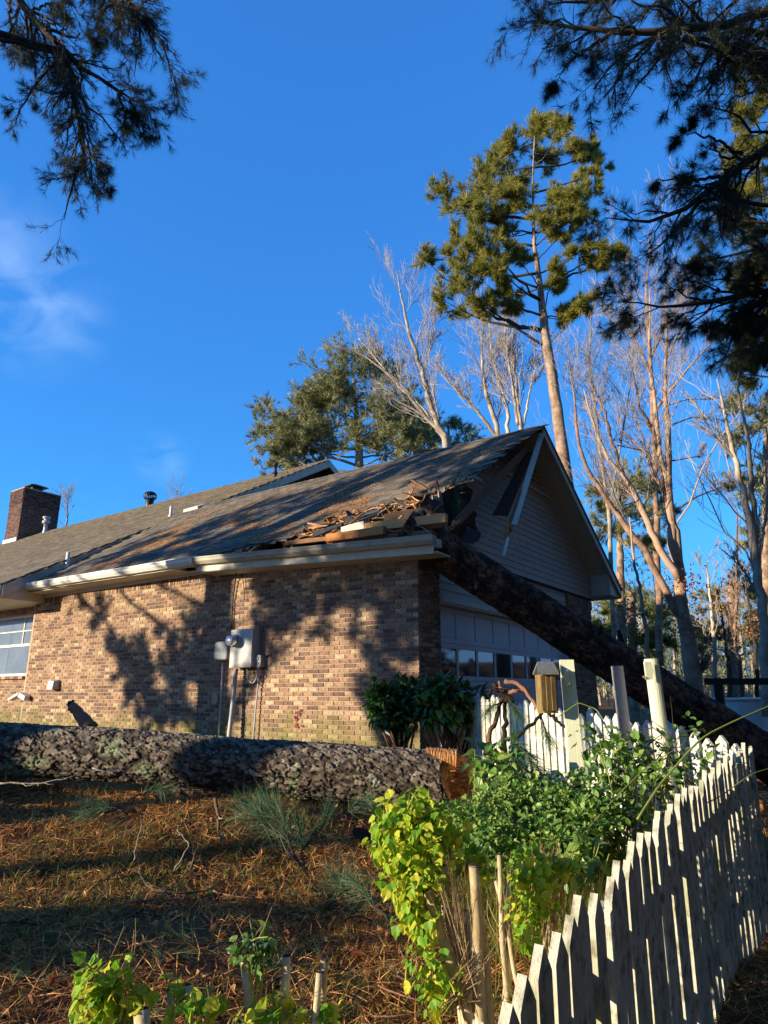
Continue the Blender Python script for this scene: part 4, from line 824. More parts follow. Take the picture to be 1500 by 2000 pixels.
# pine needle tuft on the roof edge
def bough(name, label, segs, K, ln, w, m, sm='darkbark', tuftn=8, par=None, r0=.008, cat='branch', spread=.55, droop=.1, loc=None, group=None):
    t = thing(name, label, cat, segs[0][0] if loc is None else loc, group) if par is None else par
    G = Geo(); Pp, Dd = [], []
    for s in segs:
        A = resamp(np.array(s), 10); A[1:-1] += rng.normal(0, .006, (8, 3)); V, F = bt(A[None], np.linspace(r0, r0*.4, 10)[None], 5); G.add(V, F)
        for k in range(tuftn):
            i = 9-int(k*5/tuftn); Pp.append(A[i]); Dd.append(unit(A[min(i, 9)]-A[max(0, i-2)])+rng.normal(0, .15, 3))
    G.build('twigs', M[sm], t, smooth=True, stuff=True); V, F, v = needles(np.array(Pp), np.array(Dd), K, ln, w, spread, droop); mk('needles', V, F, M[m], t, v, stuff=True); return t
b0 = P(888, 960, Y=1.0)
bough('pine_sprig', 'green pine sprig caught in the hole at the broken roof corner', [[b0+[-.05, .1, .25], b0, b0+[.02, -.1, -.28]], [b0+[.05, .1, .1], b0+[.02, 0, -.05], b0+[.1, -.05, -.3]], [b0+[0, .2, .4], b0+[-.05, .1, .2], b0+[-.1, 0, .1]]], 26, .26, .005, 'needleb', tuftn=5)

# ------------------------------------------------------------------ pickets and posts
PKV = np.array([(x, y, z) for y in (-.0105, .0105) for x, z in ((-.042, 0), (.042, 0), (.042, .955), (0, 1.0), (-.042, .955))])
PKV[[3, 8], 2] = 1.0
PKF = [np.array([[0, 1, 2], [0, 2, 3], [0, 3, 4], [5, 7, 6], [5, 8, 7], [5, 9, 8]]), np.array([[0, 5, 6, 1], [1, 6, 7, 2], [2, 7, 8, 3], [3, 8, 9, 4], [4, 9, 5, 0]])]
def picketmesh(w, h, m, cap=.05):
    V = PKV.copy(); V[:, 0] *= w/.084; V[:, 2] = np.where(V[:, 2] > .9, h-(1-V[:, 2])*cap/.045, 0); return mesh_np('picket', V, PKF, M[m])
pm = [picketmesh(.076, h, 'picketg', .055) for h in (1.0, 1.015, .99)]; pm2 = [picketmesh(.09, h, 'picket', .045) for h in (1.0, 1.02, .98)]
fr = thing('picket_fence', 'long weathered picket fence in shade running away at the right', 'fence', (4.4, -5, .0), 'white picket fences')
def ftop(y): return float(np.interp(y, [-7.3, -6.7, -6.1, -5.5, -5.0, -4.2, -3.1], [.90, .955, 1.0, 1.04, 1.075, 1.12, 1.20]))
def fx(y): return float(np.interp(y, [-7.4, -6.7, -6, -5, -4.2, -3.6, -3.1], [4.48, 4.445, 4.41, 4.36, 4.34, 4.36, 4.40]))
y = -7.25; k = 0
Rz = lambda a: np.array([[math.cos(a), -math.sin(a), 0], [math.sin(a), math.cos(a), 0], [0, 0, 1.]])
while y < -3.1:
    a_ = math.pi/2+rng.normal(0, .012)+(.03 if y > -4.5 else 0); tl = rng.normal(0, .006); tx = rng.normal(0, .007)-.01
    R_ = Rz(a_) @ np.array([[1, 0, tl], [0, 1, tx], [-tl, -tx, 1]])
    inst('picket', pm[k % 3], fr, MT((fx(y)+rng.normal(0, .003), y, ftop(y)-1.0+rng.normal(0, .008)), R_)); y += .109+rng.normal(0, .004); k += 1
for dz in (.28, .78):
    ys = [-7.4, -5.6, -4.2, -3.1]
    for a_, b_ in zip(ys, ys[1:]): mk('rail', beamv((fx(a_)-.032, a_, ftop(a_)-1+dz), (fx(b_)-.032, b_, ftop(b_)-1+dz), .035, .085), BOXF, M['picketg'], fr)
for y_ in (-5.6, -4.2, -3.2): mk('fence_post', boxv((fx(y_)-.14, y_-.045, -.1), (fx(y_)-.055, y_+.045, ftop(y_)-.2)), BOXF, M['picketg'], fr)
A2, B2 = np.array([4.36, -3.12]), np.array([.55, -.35]); fdir = (B2-A2)/np.linalg.norm(B2-A2); FL = np.linalg.norm(B2-A2); fb = thing('picket_fence', 'sunlit white picket fence running from the corner towards the garage door', 'fence', (*((A2+B2)/2), .3), 'white picket fences')
def btop(s): return float(np.interp(s, [0, .6, 1.4, 3.3, FL], [1.17, 1.25, 1.33, 1.44, 1.5]))
s = .03; k = 0; fa = math.atan2(fdir[1], fdir[0])
while s < FL:
    p_ = A2+fdir*s; tl = rng.normal(0, .01); R_ = Rz(fa+rng.normal(0, .02)) @ np.array([[1, 0, tl], [0, 1, 0], [-tl, 0, 1]])
    inst('picket', pm2[k % 3], fb, MT((p_[0], p_[1], btop(s)-.97+rng.normal(0, .008)), R_)); s += .117; k += 1
nrm2 = np.array([-fdir[1], fdir[0]])
for dz in (.25, .72):
    for a_, b_ in ((0, 1.4), (1.4, 3.3), (3.3, FL)):
        pa_, pb2 = A2+fdir*a_+nrm2*.03*-1, A2+fdir*b_+nrm2*.03*-1; mk('rail', beamv((*pa_, btop(a_)-1+dz), (*pb2, btop(b_)-1+dz), .035, .085), BOXF, M['picket'], fb)
def post(name, label, top, w, d, m, zb=.1, lean=(0, 0), round_=False, yaw=.0, m2=None):
    top = np.array(top); base = np.array([top[0]+lean[0], top[1]+lean[1], zb]); t = thing(name, label, 'post', base, 'bare fence posts')
    if round_:
        A = resamp([base, top], 8, False); V, F = bt(A[None], np.full((1, 8), w/2), 18); mk('post_body', V, F, M[m], t, smooth=False)
    else:
        c_, s2 = math.cos(yaw), math.sin(yaw); V = np.array([q+[c_*x*w/2-s2*y_*d/2, s2*x*w/2+c_*y_*d/2, 0] for q in (base, top) for x in (-1, 1) for y_ in (-1, 1)]); mk('post_body', V, BOXF, M[m], t)
    return t
p1 = post('fence_post', 'squarish pale post that carries the birdhouse', P(1106, 1289, D=4.75), .09, .09, 'postw', lean=(.035, .02), yaw=.45)
p2 = post('fence_post', 'grey weathered square post standing between the two pale posts', P(1205, 1301, D=5.2), .075, .09, 'postg', lean=(.04, .03), yaw=.45)
p3 = post('fence_post', 'round pale post right of the grey post', P(1272, 1287, D=4.8), .098, .098, 'postw', lean=(.04, .03), round_=True)
Rr = np.array([math.cos(YAW), math.sin(YAW), 0]); Hh = np.array([-math.sin(YAW), math.cos(YAW), 0])
hk = P(1106, 1322, D=4.69); V = np.array([hk+Rr*x*.012+np.array([0, 0, z])-Hh*y_ for y_ in (0, .012) for x, z in ((-1, .045), (1, .045), (1.6, -.045), (0, -.07), (-1.6, -.045))])
mk('wooden_tag', V, [np.array([[5, 6, 7], [5, 7, 8], [5, 8, 9]]), np.array([[0, 1, 6, 5], [1, 2, 7, 6], [2, 3, 8, 7], [3, 4, 9, 8], [4, 0, 5, 9]])], M['postw'], p1)
hk = P(1266, 1310, D=4.72); V = np.array([hk+Rr*x*.03+np.array([0, 0, z])-Hh*y_ for y_ in (0, .02) for x, z in ((-.9, .06), (.7, .06), (1, 0), (.6, -.06), (-.8, -.06))])
mk('wooden_tag', V, [np.array([[5, 6, 7], [5, 7, 8], [5, 8, 9]]), np.array([[0, 1, 6, 5], [1, 2, 7, 6], [2, 3, 8, 7], [3, 4, 9, 8], [4, 0, 5, 9]])], M['postw'], p3)
mk('hook', beamv(P(1256, 1321, D=4.7), P(1264, 1327, D=4.7), .012, .01), BOXF, M['stem'], p3)
bh = thing('birdhouse', 'small mossy wooden birdhouse with grey roof fixed to a pale post', 'birdhouse', P(1072, 1390, D=4.68))
def obox(name, c, w, d, h, m, par, top=0., ya=0.):
    c_ = math.cos(ya); s2 = math.sin(ya); rx, ry = Rr*c_+Hh*s2, -Rr*s2+Hh*c_
    V = np.array([c+rx*x*w/2*(1+top*(z > 0))+ry*y_*d/2+np.array([0, 0, z*h]) for x in (-1, 1) for y_ in (-1, 1) for z in (0, 1)]); return mk(name, V, BOXF, M[m], par)
c = P(1070, 1389, D=4.68); hgt = P(1070, 1318, D=4.68)[2]-c[2]
obox('box_body', c, .108, .10, hgt, 'bhouse', bh, ya=.25); obox('floor_board', c-[0, 0, .012], .10, .10, .011, 'bhouse', bh, ya=.25)
for k_ in (-1, 0, 1): obox('front_board', c+Rr*k_*.034-Hh*.055+[0, 0, .004], .031, .008, hgt-.01, 'bhouse', bh, ya=.25)
ct = c+np.array([0, 0, hgt]); V = []
for s2, hz in ((-1, .0), (1, .0)): pass
e1, e2 = ct-Rr*.075-Hh*.085+[0, 0, -.0], ct+Rr*.072-Hh*.075; r1, r2 = ct-Rr*.045+Hh*.03+[0, 0, .075], ct+Rr*.065+Hh*.03+[0, 0, .075]
V = np.array([e1, e2, r2, r1, e1+[0, 0, .014], e2+[0, 0, .014], r2+[0, 0, .014], r1+[0, 0, .014]]); RF = np.array([[3, 2, 1, 0], [4, 5, 6, 7], [0, 1, 5, 4], [1, 2, 6, 5], [2, 3, 7, 6], [3, 0, 4, 7]]); mk('roof', V, RF, M['bhroof'], bh)
b1, b2 = ct-Rr*.065+Hh*.1, ct+Rr*.07+Hh*.1; V = np.array([r1, r2, b2, b1, r1+[0, 0, .013], r2+[0, 0, .013], b2+[0, 0, .013], b1+[0, 0, .013]]); mk('roof', V, RF, M['bhroof'], bh)

# ------------------------------------------------------------------ ground cover
def scatter(N, dmin, dmax, amax=.62, pw=1.):
    D = dmin+(dmax-dmin)*rng.random(N)**pw; lat = D*rng.uniform(-.66, amax, N)
    return CX+Hh[0]*D+Rr[0]*lat, CY+Hh[1]*D+Rr[1]*lat
def blades(N, xy, ln, w, m, name, label, cat, flat=True, curve=.3):
    x, y = xy; k = (y < -.08) | (x > .3) | (x < -10.6); x, y = x[k], y[k]; N = len(x)
    z = gz(x, y)+.035*(fbm(np.stack([x*4, y*4, x*0], -1))-.5)+rng.uniform(.0, .03, N)
    d = rng.normal(size=(N, 3)); d[:, 2] = np.abs(rng.normal(0, .38, N)) if flat else np.abs(rng.normal(.9, .4, N)); d = unit(d); L = ln*rng.uniform(.5, 1.2, (N, 1)); p0 = np.stack([x, y, z], 1)
    if flat: p0 = p0-d*L*.5+np.array([0, 0, .004])
    sdir = unit(np.cross(d, rng.normal(0, .4, (N, 3))+[0, 0, 1]))*w; b = np.array([0, 0, 1.])*(L*curve*(rng.random((N, 1))-.6)); pmid = p0+d*L*.5-b*.3+(0 if not flat else 0); p1 = p0+d*L+b*(.6 if flat else -.2)
    V = np.stack([p0-sdir, p0+sdir, pmid+sdir, pmid-sdir, p1], 1).reshape(-1, 3); i = np.arange(N)[:, None]*5
    F = [i+np.array([[0, 1, 2]]), i+np.array([[0, 2, 3]]), i+np.array([[3, 2, 4]])]; Fa = np.stack(F, 1).reshape(-1, 3)
    o = mk(name, V, Fa, M[m], None, np.repeat(rng.random(N), 3)); o['kind'] = 'stuff'; tag(o, label, cat); return o
xs, ys = scatter(150000, 2.2, 8.5, pw=.8); dn = fbm(np.stack([xs*1.1, ys*1.1, xs*0], -1)); kk = rng.random(len(xs)) < sstep(.25, .5, dn)*.8+.25
blades(0, (xs[kk], ys[kk]), .16, .0016, 'straw', 'pine_straw', 'rust brown fallen pine needles strewn over the yard ground', 'pine straw')
xs, ys = scatter(60000, 2.2, 8.0, pw=.8); dn = fbm(np.stack([xs*.9+7, ys*.9, xs*0], -1)); kk = rng.random(len(xs)) < sstep(.42, .6, dn)*.95+.07
blades(0, (xs[kk], ys[kk]), .055, .0022, 'grass', 'short_grass', 'thin yellow green grass growing up through the pine straw', 'grass', flat=False)
# needles lying on the roof
Nn = 42000; X_ = rng.uniform(-8.5, .3, Nn); Y_ = rng.uniform(-.35, 3.2, Nn); dn = fbm(np.stack([X_*1.4, Y_*2.2, X_*0+3], -1)); kk = (rng.random(Nn) < sstep(.46, .6, dn)*np.interp(Y_, [0, 1.6, 3.2], [1, .6, .15])) & intact(X_, Y_)
X_, Y_ = X_[kk], Y_[kk]; Nn = len(X_); z = groof(X_, Y_)+.022; a_ = rng.uniform(0, math.pi, Nn); dl = np.stack([np.cos(a_), np.sin(a_)*.83, np.sin(a_)*.55], 1)*.09; sd_ = np.stack([-np.sin(a_), np.cos(a_)*.83, np.cos(a_)*.55], 1)*.004
p0 = np.stack([X_, Y_, z], 1); V = np.stack([p0-dl-sd_, p0-dl+sd_, p0+dl], 1).reshape(-1, 3); mk('needle_litter', V, np.arange(Nn*3).reshape(-1, 3), M['straw'], gdeck, rng.random(Nn), stuff=True)

# ------------------------------------------------------------------ leafy plants
def leafV(w=.42, fold=.16, curl=.12):
    return np.array([(0, 0, 0), (-w*.8, .3, fold*.8), (0, .33, 0), (w*.8, .3, fold*.8), (-w*.75, .62, fold*.6-curl*.3), (0, .66, -curl*.4), (w*.75, .62, fold*.6-curl*.3), (0, 1, -curl)])
LF = np.array([[0, 2, 1], [0, 3, 2], [1, 2, 5], [1, 5, 4], [2, 3, 6], [2, 6, 5], [4, 5, 7], [5, 6, 7]])
def mapleV():
    V = np.array([(0, 0, 0), (0, .42, -.02), (-.2, .04, .03), (-.46, .20, .02), (-.38, .38, .05), (-.36, .62, -.02), (-.2, .70, .04), (0, 1, -.12), (.2, .70, .04), (.36, .62, -.02), (.38, .38, .05), (.46, .20, .02), (.2, .04, .03)])
    F = np.array([[0, 1, 2], [2, 1, 4], [2, 4, 3], [4, 1, 6], [4, 6, 5], [6, 1, 7], [7, 1, 8], [8, 1, 10], [8, 10, 9], [10, 1, 12], [10, 12, 11], [12, 1, 0]])[:, ::-1]; return V, F
def leaves(par, pos, d, up, size, tmpl, m, nparts=120, name='leaf'):
    TV, TF = tmpl; n_ = unit(up); s = unit(np.cross(d, n_)); n_ = np.cross(s, d); R_ = np.stack([s, unit(d), n_], -1)*(np.asarray(size)[:, None, None])
    dist = np.linalg.norm(pos-np.array([CX, CY, CZ]), axis=1); o = np.argsort(dist); me = mesh_np(name, TV, TF, M[m])
    for i in o[:nparts]: inst(name, me, par, MT(pos[i], R_[i]))
    o = o[nparts:]
    if len(o): V, F = binst(TV, TF, R_[o], pos[o]); mk('foliage', V, F, M[m], par, np.repeat(rng.random(len(o)), len(TF)), stuff=True)
def blob(par, cs, n, size, tmpl, m, nparts, out=.6, droop=.1, name='leaf', stems=None, sm='darkbark'):
    """leaves spread near the surface of lumpy clumps (cx,cy,cz,r)"""
    cs = np.array(cs); k = rng.choice(len(cs), n, p=cs[:, 3]**2/(cs[:, 3]**2).sum()); dr = unit(rng.normal(size=(n, 3))); r = cs[k, 3]*(rng.random(n)**.35)
    pos = cs[k, :3]+dr*r[:, None]; d = unit(dr*out+rng.normal(0, .6, (n, 3))-np.array([0, 0, droop])); up = unit(rng.normal(0, .35, (n, 3))+np.array([-.2, -.3, 1]))
    leaves(par, pos, d, up, size*rng.uniform(.6, 1.15, n), tmpl, m, nparts, name)
def gpt(px, py, D, dz=0.):
    q = P(px, py, D=D); return np.array([q[0], q[1], float(gz(q[0], q[1]))+dz])
# evergreen bush by the brick corner
for (nme, lab, cl, gx, npt) in (('laurel_bush', 'dark shaded evergreen bush against the brick corner', [(775, 1372, 8.6, .22), (745, 1365, 8.5, .18), (800, 1350, 8.7, .2), (780, 1400, 8.6, .22), (750, 1400, 8.5, .16), (820, 1375, 8.6, .2), (740, 1345, 8.5, .1)], (785, 1450), 60),
                       ('laurel_bush', 'sunlit glossy green bush between the brick corner and the picket fence', [(850, 1360, 8.0, .18), (880, 1350, 8.0, .16), (900, 1370, 8.1, .18), (870, 1385, 8.0, .2), (840, 1395, 8.0, .14), (930, 1365, 8.2, .12), (860, 1340, 8.0, .1), (905, 1395, 8.1, .14)], (880, 1450), 120)):
    cs = [(*P(a_, b_, D=c_), r_) for a_, b_, c_, r_ in cl]; base = gpt(*gx, cl[0][2]); t = thing(nme, lab, 'bush', base, 'evergreen bushes by the garage')
    blob(t, cs, 900, .13, (leafV(.34), LF), 'dleaf', npt); G = Geo()
    for c_ in cs:
        for k in range(3): tube(G, [base+rng.normal(0, .08, 3)*[1, 1, 0]-[0, 0, .05], (base+np.array(c_[:3]))/2+rng.normal(0, .05, 3), np.array(c_[:3])+rng.normal(0, .05, 3)], [.02, .014, .006], 6, 7)
    G.build('stems', M['leanbark'], t, smooth=True)
# undergrowth mass and vines between log and fence
for (nme, lab, cl, n_, m_, sz, D0) in (('vine_tangle', 'dense green vine tangle right of the torn log end', [(975, 1505, 5.0, .13), (1010, 1540, 4.7, .16), (970, 1560, 4.6, .12), (1060, 1570, 4.6, .2), (980, 1610, 4.4, .18), (1100, 1600, 4.3, .2), (1040, 1630, 4.2, .2), (925, 1625, 4.3, .14), (1150, 1600, 4.4, .16), (1160, 1650, 4.0, .16), (890, 1640, 4.1, .12), (1090, 1670, 3.9, .18), (1010, 1680, 3.9, .16), (950, 1660, 4.0, .14), (1200, 1560, 4.3, .14), (1210, 1620, 4.0, .12), (1130, 1540, 4.5, .12), (900, 1600, 4.4, .09), (940, 1500, 4.9, .07)], 5200, 'gleaf', .045, 4.5),
                                       ('rose_bramble', 'arching green bramble growing over the fence corner at the right', [(1150, 1440, 4.5, .12), (1190, 1470, 4.4, .16), (1230, 1500, 4.3, .2), (1290, 1480, 4.3, .16), (1330, 1510, 4.2, .15), (1200, 1540, 4.2, .2), (1270, 1560, 4.1, .18), (1380, 1480, 4.1, .1), (1350, 1420, 4.3, .08), (1240, 1600, 3.9, .14)], 620, 'gleaf', .055, 4.2)):
    cs = [(*P(a_, b_, D=c_), r_) for a_, b_, c_, r_ in cl]; base = gpt(cl[4][0], cl[4][1], D0); t = thing(nme, lab, 'vine', base)
    blob(t, cs, n_, sz, (leafV(.40), LF), m_, 200 if nme != 'rose_bramble' else 140, out=.4); G = Geo()
    for k in range(60 if nme == 'vine_tangle' else 22):
        a_ = cs[rng.integers(len(cs))]; b_ = cs[rng.integers(len(cs))]
        if np.linalg.norm(np.array(a_[:3])-b_[:3]) > .9: continue
        mid = (np.array(a_[:3])+b_[:3])/2+[0, 0, .12]; tube(G, [np.array(a_[:3])-[0, 0, .25], mid, np.array(b_[:3])+rng.normal(0, .1, 3)], [.004, .003, .002], 4, 9)
    if nme == 'rose_bramble':
        for pts, r_ in (([(1245, 1600, 3.7), (1290, 1530, 3.9), (1370, 1440, 4.1), (1430, 1410, 4.2), (1500, 1380, 4.3), (1560, 1350, 4.4)], .006), ([(1130, 1640, 3.6), (1200, 1560, 3.8), (1260, 1500, 4.0), (1340, 1450, 4.1)], .004), ([(1300, 1600, 3.4), (1400, 1560, 3.5), (1470, 1510, 3.6), (1540, 1490, 3.7)], .003), ([(1090, 1400, 4.6), (1130, 1372, 4.6), (1165, 1385, 4.6), (1180, 1410, 4.5)], .004)):
            A = tube(G, PL(pts), [r_, r_, r_*.5], 5, 26, mi=1)
    V, F, mi_, v_ = G.get(); mk('canes', V, F, [M['darkbark'], M['cane']], t, v_, True, mi_)
# bright small leaved growth over the top of the tangle
t = thing('vine_tangle', 'bright sunlit creeper foliage spreading from the yellow shrub to the fence', 'vine', gpt(1060, 1600, 4.0)); cs = [(*P(a_, b_, D=c_), r_) for a_, b_, c_, r_ in ((880, 1600, 4.0, .10), (920, 1590, 3.9, .10), (960, 1570, 4.1, .12), (1000, 1545, 4.3, .12), (1050, 1560, 4.2, .14), (1100, 1580, 4.0, .14), (1150, 1600, 3.8, .13), (1060, 1620, 3.8, .13), (1000, 1620, 3.8, .12), (1110, 1640, 3.6, .11), (1160, 1560, 4.0, .10), (940, 1640, 3.7, .09), (1050, 1680, 3.6, .1))]
blob(t, cs, 2600, .036, (leafV(.42), LF), 'yleaf2', 80, out=.4, droop=.2)
# taller broad leaved weeds and straw-coloured grass mixed into the tangle
for lab, cl_, n_, sz in (('light green broad leaved weeds rising at the torn end of the log', [(950, 1470, 4.7, .10), (925, 1500, 4.6, .07), (985, 1490, 4.6, .10), (960, 1530, 4.5, .10), (1000, 1460, 4.8, .07)], 90, .095),
                         ('light green broad leaved weeds in front of the round post', [(1250, 1480, 4.2, .10), (1220, 1450, 4.3, .08), (1290, 1510, 4.1, .08), (1190, 1480, 4.2, .08), (1180, 1600, 3.9, .08)], 80, .085),
                         ('light green three leaved shoots low beside the picket fence', [(1150, 1660, 3.5, .06), (1130, 1700, 3.4, .05), (1165, 1690, 3.4, .05)], 40, .07)):
    cs = [(*P(a_, b_, D=c_), r_) for a_, b_, c_, r_ in cl_]; base = gpt(cl_[0][0], cl_[0][1], cl_[0][2]); t = thing('broadleaf_weeds', lab, 'weeds', base)
    blob(t, cs, n_, sz, (leafV(.42), LF), 'yleaf2', n_, out=.5, droop=.2); G = Geo()
    for c_ in cs:
        for k in range(3): tube(G, [np.array([c_[0], c_[1], float(gz(c_[0], c_[1]))])+rng.normal(0, .06, 3)*[1, 1, 0], np.array(c_[:3])-[0, 0, .1], np.array(c_[:3])+rng.normal(0, .05, 3)], [.005, .004, .002], 5, 8)
    G.build('stems', M['cane'], t, stuff=True)
a_ = rng.uniform(880, 1240, 900); d_ = np.interp(a_, [880, 1240], [4.3, 4.0])+rng.normal(0, .35, 900); p = np.array([P(x, 1600, D=d) for x, d in zip(a_, d_)]); p[:, 2] = gz(p[:, 0], p[:, 1]); e_ = p+rng.normal(0, .13, p.shape)*[1, 1, 0]+np.stack([0*a_, 0*a_, rng.uniform(.15, .55, 900)], 1); w_ = Rr*.0022; V = np.stack([p-w_, p+w_, (p+e_)/2+w_*.8+[0, 0, .05], (p+e_)/2-w_*.8+[0, 0, .05], e_], 1).reshape(-1, 3); i = np.arange(900)[:, None]*5
o = mk('long_grass', V, np.concatenate([i+np.array([[0, 1, 2]]), i+np.array([[0, 2, 3]]), i+np.array([[3, 2, 4]])]), M['grass'], None, np.tile(rng.random(900), 3), stuff=True); tag(o, 'long thin grass blades growing through the vine tangle', 'grass')
# yellow-green shrub of cut stems and its neighbours
def cutstem(G, b, tp, r, mi=0):
    A = tube(G, [b, (b+tp)/2+rng.normal(0, .012, 3), tp], [r*1.15, r, r*.9], 9, 10, mi=mi, wob=.002); return A
MPL = mapleV()
def shrub(label, stems, lcl, n_, npt, size=.075, straws=(), m_='yleaf', nme='cut_back_shrub', cat='shrub', D=2.9):
    b0_ = P(stems[0][0], stems[0][1], D=D); b0_[2] = float(gz(b0_[0], b0_[1])); t = thing(nme, label, cat, b0_, 'cut back shrubs in the foreground')
    for (x0__, y0__, x1__, y1__, r_, D_) in stems:
        G = Geo(); a_, b_ = P(x0__, y0__, D=D_), P(x1__, y1__, D=D_+.03); 
        z_ = float(gz(a_[0], a_[1])); 
        if a_[2] > z_-.02: a_ = a_+(a_-b_)*((a_[2]-z_+.03)/max(.05, (b_-a_)[2]))
        cutstem(G, a_, b_, r_); V, F, mi_, v_ = G.get(); mk('stem', V, F, M['stem'], t, v_, True)
        V, F = bt(np.array([b_-[0, 0, .004], b_+[0, 0, .003]])[None], np.array([[r_*.93, r_*.85]]), 9); mk('cut_end', V, F, M['darkbark'], t)
    if lcl:
        blob(t, [(*P(a_, b_, D=c_), r_*1.25) for a_, b_, c_, r_ in lcl], n_, size, MPL, m_, npt, out=.35, droop=.75)
        G = Geo()
        for a_, b_, c_, r_ in lcl:
            q_ = P(a_, b_, D=c_)
            for _ in range(2):
                e_ = q_+rng.normal(0, r_*.7, 3)+[0, 0, rng.uniform(.3, 1.3)*r_]; tube(G, [q_+(b0_-q_)*[.25, .25, 0]-[0, 0, .12], q_+rng.normal(0, .01, 3), e_], [.003, .0022, .0012], 4, 7)
        G.build('thin_shoots', M['cane'], t, stuff=True)
    if straws:
        G = Geo()
        for (x0__, y0__, x1__, y1__, N_, D_) in straws:
            for k in range(N_):
                a_ = P(x0__+rng.normal(0, 14), y0__+rng.normal(0, 10), D=D_+rng.normal(0, .04)); b_ = P(x1__+rng.normal(0, 20), y1__+rng.normal(0, 30), D=D_+rng.normal(0, .04)); tube(G, [a_, (a_+b_)/2+rng.normal(0, .012, 3), b_], [.0016, .0014, .0008], 4, 6)
        G.build('dry_stalks', M['dry'], t, stuff=True)
    return t
shrub('largest shrub of cut tan stems with bright yellow green leaves hanging to the left',
      [(905, 1960, 835, 1740, .022, 2.75), (935, 1960, 925, 1690, .020, 2.7), (900, 1930, 868, 1690, .012, 2.85), (890, 1900, 850, 1640, .010, 2.9), (930, 1930, 908, 1780, .014, 2.8), (915, 1950, 880, 1650, .008, 2.9)],
      [(785, 1610, 2.9, .10), (815, 1600, 2.9, .09), (775, 1650, 2.9, .10), (800, 1690, 2.85, .11), (830, 1650, 2.9, .10), (820, 1740, 2.8, .08), (850, 1620, 2.95, .08), (795, 1770, 2.8, .06), (830, 1800, 2.75, .05), (880, 1610, 2.95, .06), (835, 1880, 2.7, .07), (870, 1920, 2.7, .05), (850, 1950, 2.7, .04)], 1050, 300, .046,
      straws=[(915, 1960, 870, 1760, 60, 2.75), (905, 1930, 880, 1720, 40, 2.8), (880, 1965, 930, 1900, 40, 2.7)])
shrub('single tan stem topped by a small tuft of yellow green leaves', [(950, 1935, 926, 1700, .017, 2.95)], [(925, 1690, 2.95, .045), (930, 1675, 2.95, .04), (912, 1690, 2.95, .03)], 60, 60, .048, D=2.95)
shrub('pale forked cut stump behind the large yellow leaved shrub', [(985, 1850, 975, 1670, .012, 3.3), (990, 1850, 992, 1720, .016, 3.3), (984, 1800, 968, 1720, .010, 3.3)], [], 0, 0, D=3.3, straws=[(985, 1850, 985, 1720, 20, 3.3)])
shrub('low stump clump with yellow green leaves nearest to the picket fence', [(1040, 1850, 1030, 1740, .012, 3.3), (1075, 1810, 1068, 1700, .014, 3.4), (1060, 1830, 1088, 1690, .010, 3.4)], [(1035, 1700, 3.2, .07), (1045, 1740, 3.2, .08), (1025, 1770, 3.2, .06), (1060, 1700, 3.3, .06), (1030, 1820, 3.1, .05), (1100, 1690, 3.3, .04), (1115, 1680, 3.3, .03)], 360, 160, .044, straws=[(1065, 1820, 1070, 1680, 60, 3.35), (1085, 1800, 1085, 1690, 30, 3.4)], D=3.3)
shrub('bottom stake stem with a leafy green shoot at its top, left one', [(500, 2060, 478, 1868, .0155, 2.1)], [(485, 1850, 2.12, .04), (505, 1830, 2.15, .035), (500, 1870, 2.1, .04), (515, 1860, 2.1, .03)], 80, 80, .032, D=2.1, straws=[(490, 1870, 508, 1770, 2, 2.12), (480, 1870, 445, 1800, 1, 2.12)], m_='gleaf')
shrub('middle bottom stake stem with yellow leaves at its foot', [(548, 2060, 560, 1868, .0135, 2.1)], [(545, 1960, 2.1, .04), (540, 1985, 2.1, .04), (560, 1990, 2.1, .03), (500, 1985, 2.08, .04), (560, 1950, 2.1, .03)], 60, 60, .038, D=2.1)
shrub('right bottom stake stem with a dark cut ring', [(620, 2060, 633, 1875, .012, 2.1), (613, 2060, 624, 1900, .010, 2.08)], [(620, 1985, 2.1, .04), (600, 1990, 2.1, .03), (640, 1990, 2.1, .03)], 40, 40, .038, D=2.1)
shrub('leafy yellow green shrub at the bottom left corner with short cut stubs', [(278, 2050, 276, 1975, .022, 1.95), (235, 2050, 240, 1960, .010, 2.0), (370, 2050, 367, 1925, .010, 2.0), (335, 2050, 331, 1935, .009, 2.05)], [(195, 1900, 2.0, .05), (225, 1920, 2.0, .05), (190, 1950, 2.0, .05), (215, 1975, 2.0, .06), (250, 1940, 2.0, .04), (185, 1985, 2.0, .05), (275, 1950, 2.0, .03), (350, 1960, 2.0, .03), (350, 1910, 2.1, .025), (395, 1975, 2.0, .03), (420, 1950, 2.05, .025), (480, 1990, 2.0, .03)], 260, 260, .04, D=2.0, straws=[(205, 1960, 208, 1820, 3, 2.05), (240, 1960, 250, 1790, 2, 2.05), (430, 1990, 425, 1910, 2, 2.05)])
bough('pine_bough', 'fresh green pine bough standing up from the ground in front of the log', [PL([(600, 1710, 4.3), (560, 1640, 4.4), (545, 1570, 4.5)]), PL([(600, 1710, 4.3), (590, 1650, 4.4), (580, 1600, 4.5)]), PL([(600, 1700, 4.3), (520, 1610, 4.5), (470, 1590, 4.6)]), PL([(560, 1640, 4.4), (520, 1600, 4.5), (500, 1570, 4.6)]), PL([(590, 1660, 4.4), (630, 1610, 4.5), (640, 1580, 4.6)]), PL([(560, 1640, 4.4), (530, 1590, 4.5), (520, 1560, 4.6)])], 34, .19, .0026, 'needleb', tuftn=7, spread=.6, droop=.05, r0=.007)
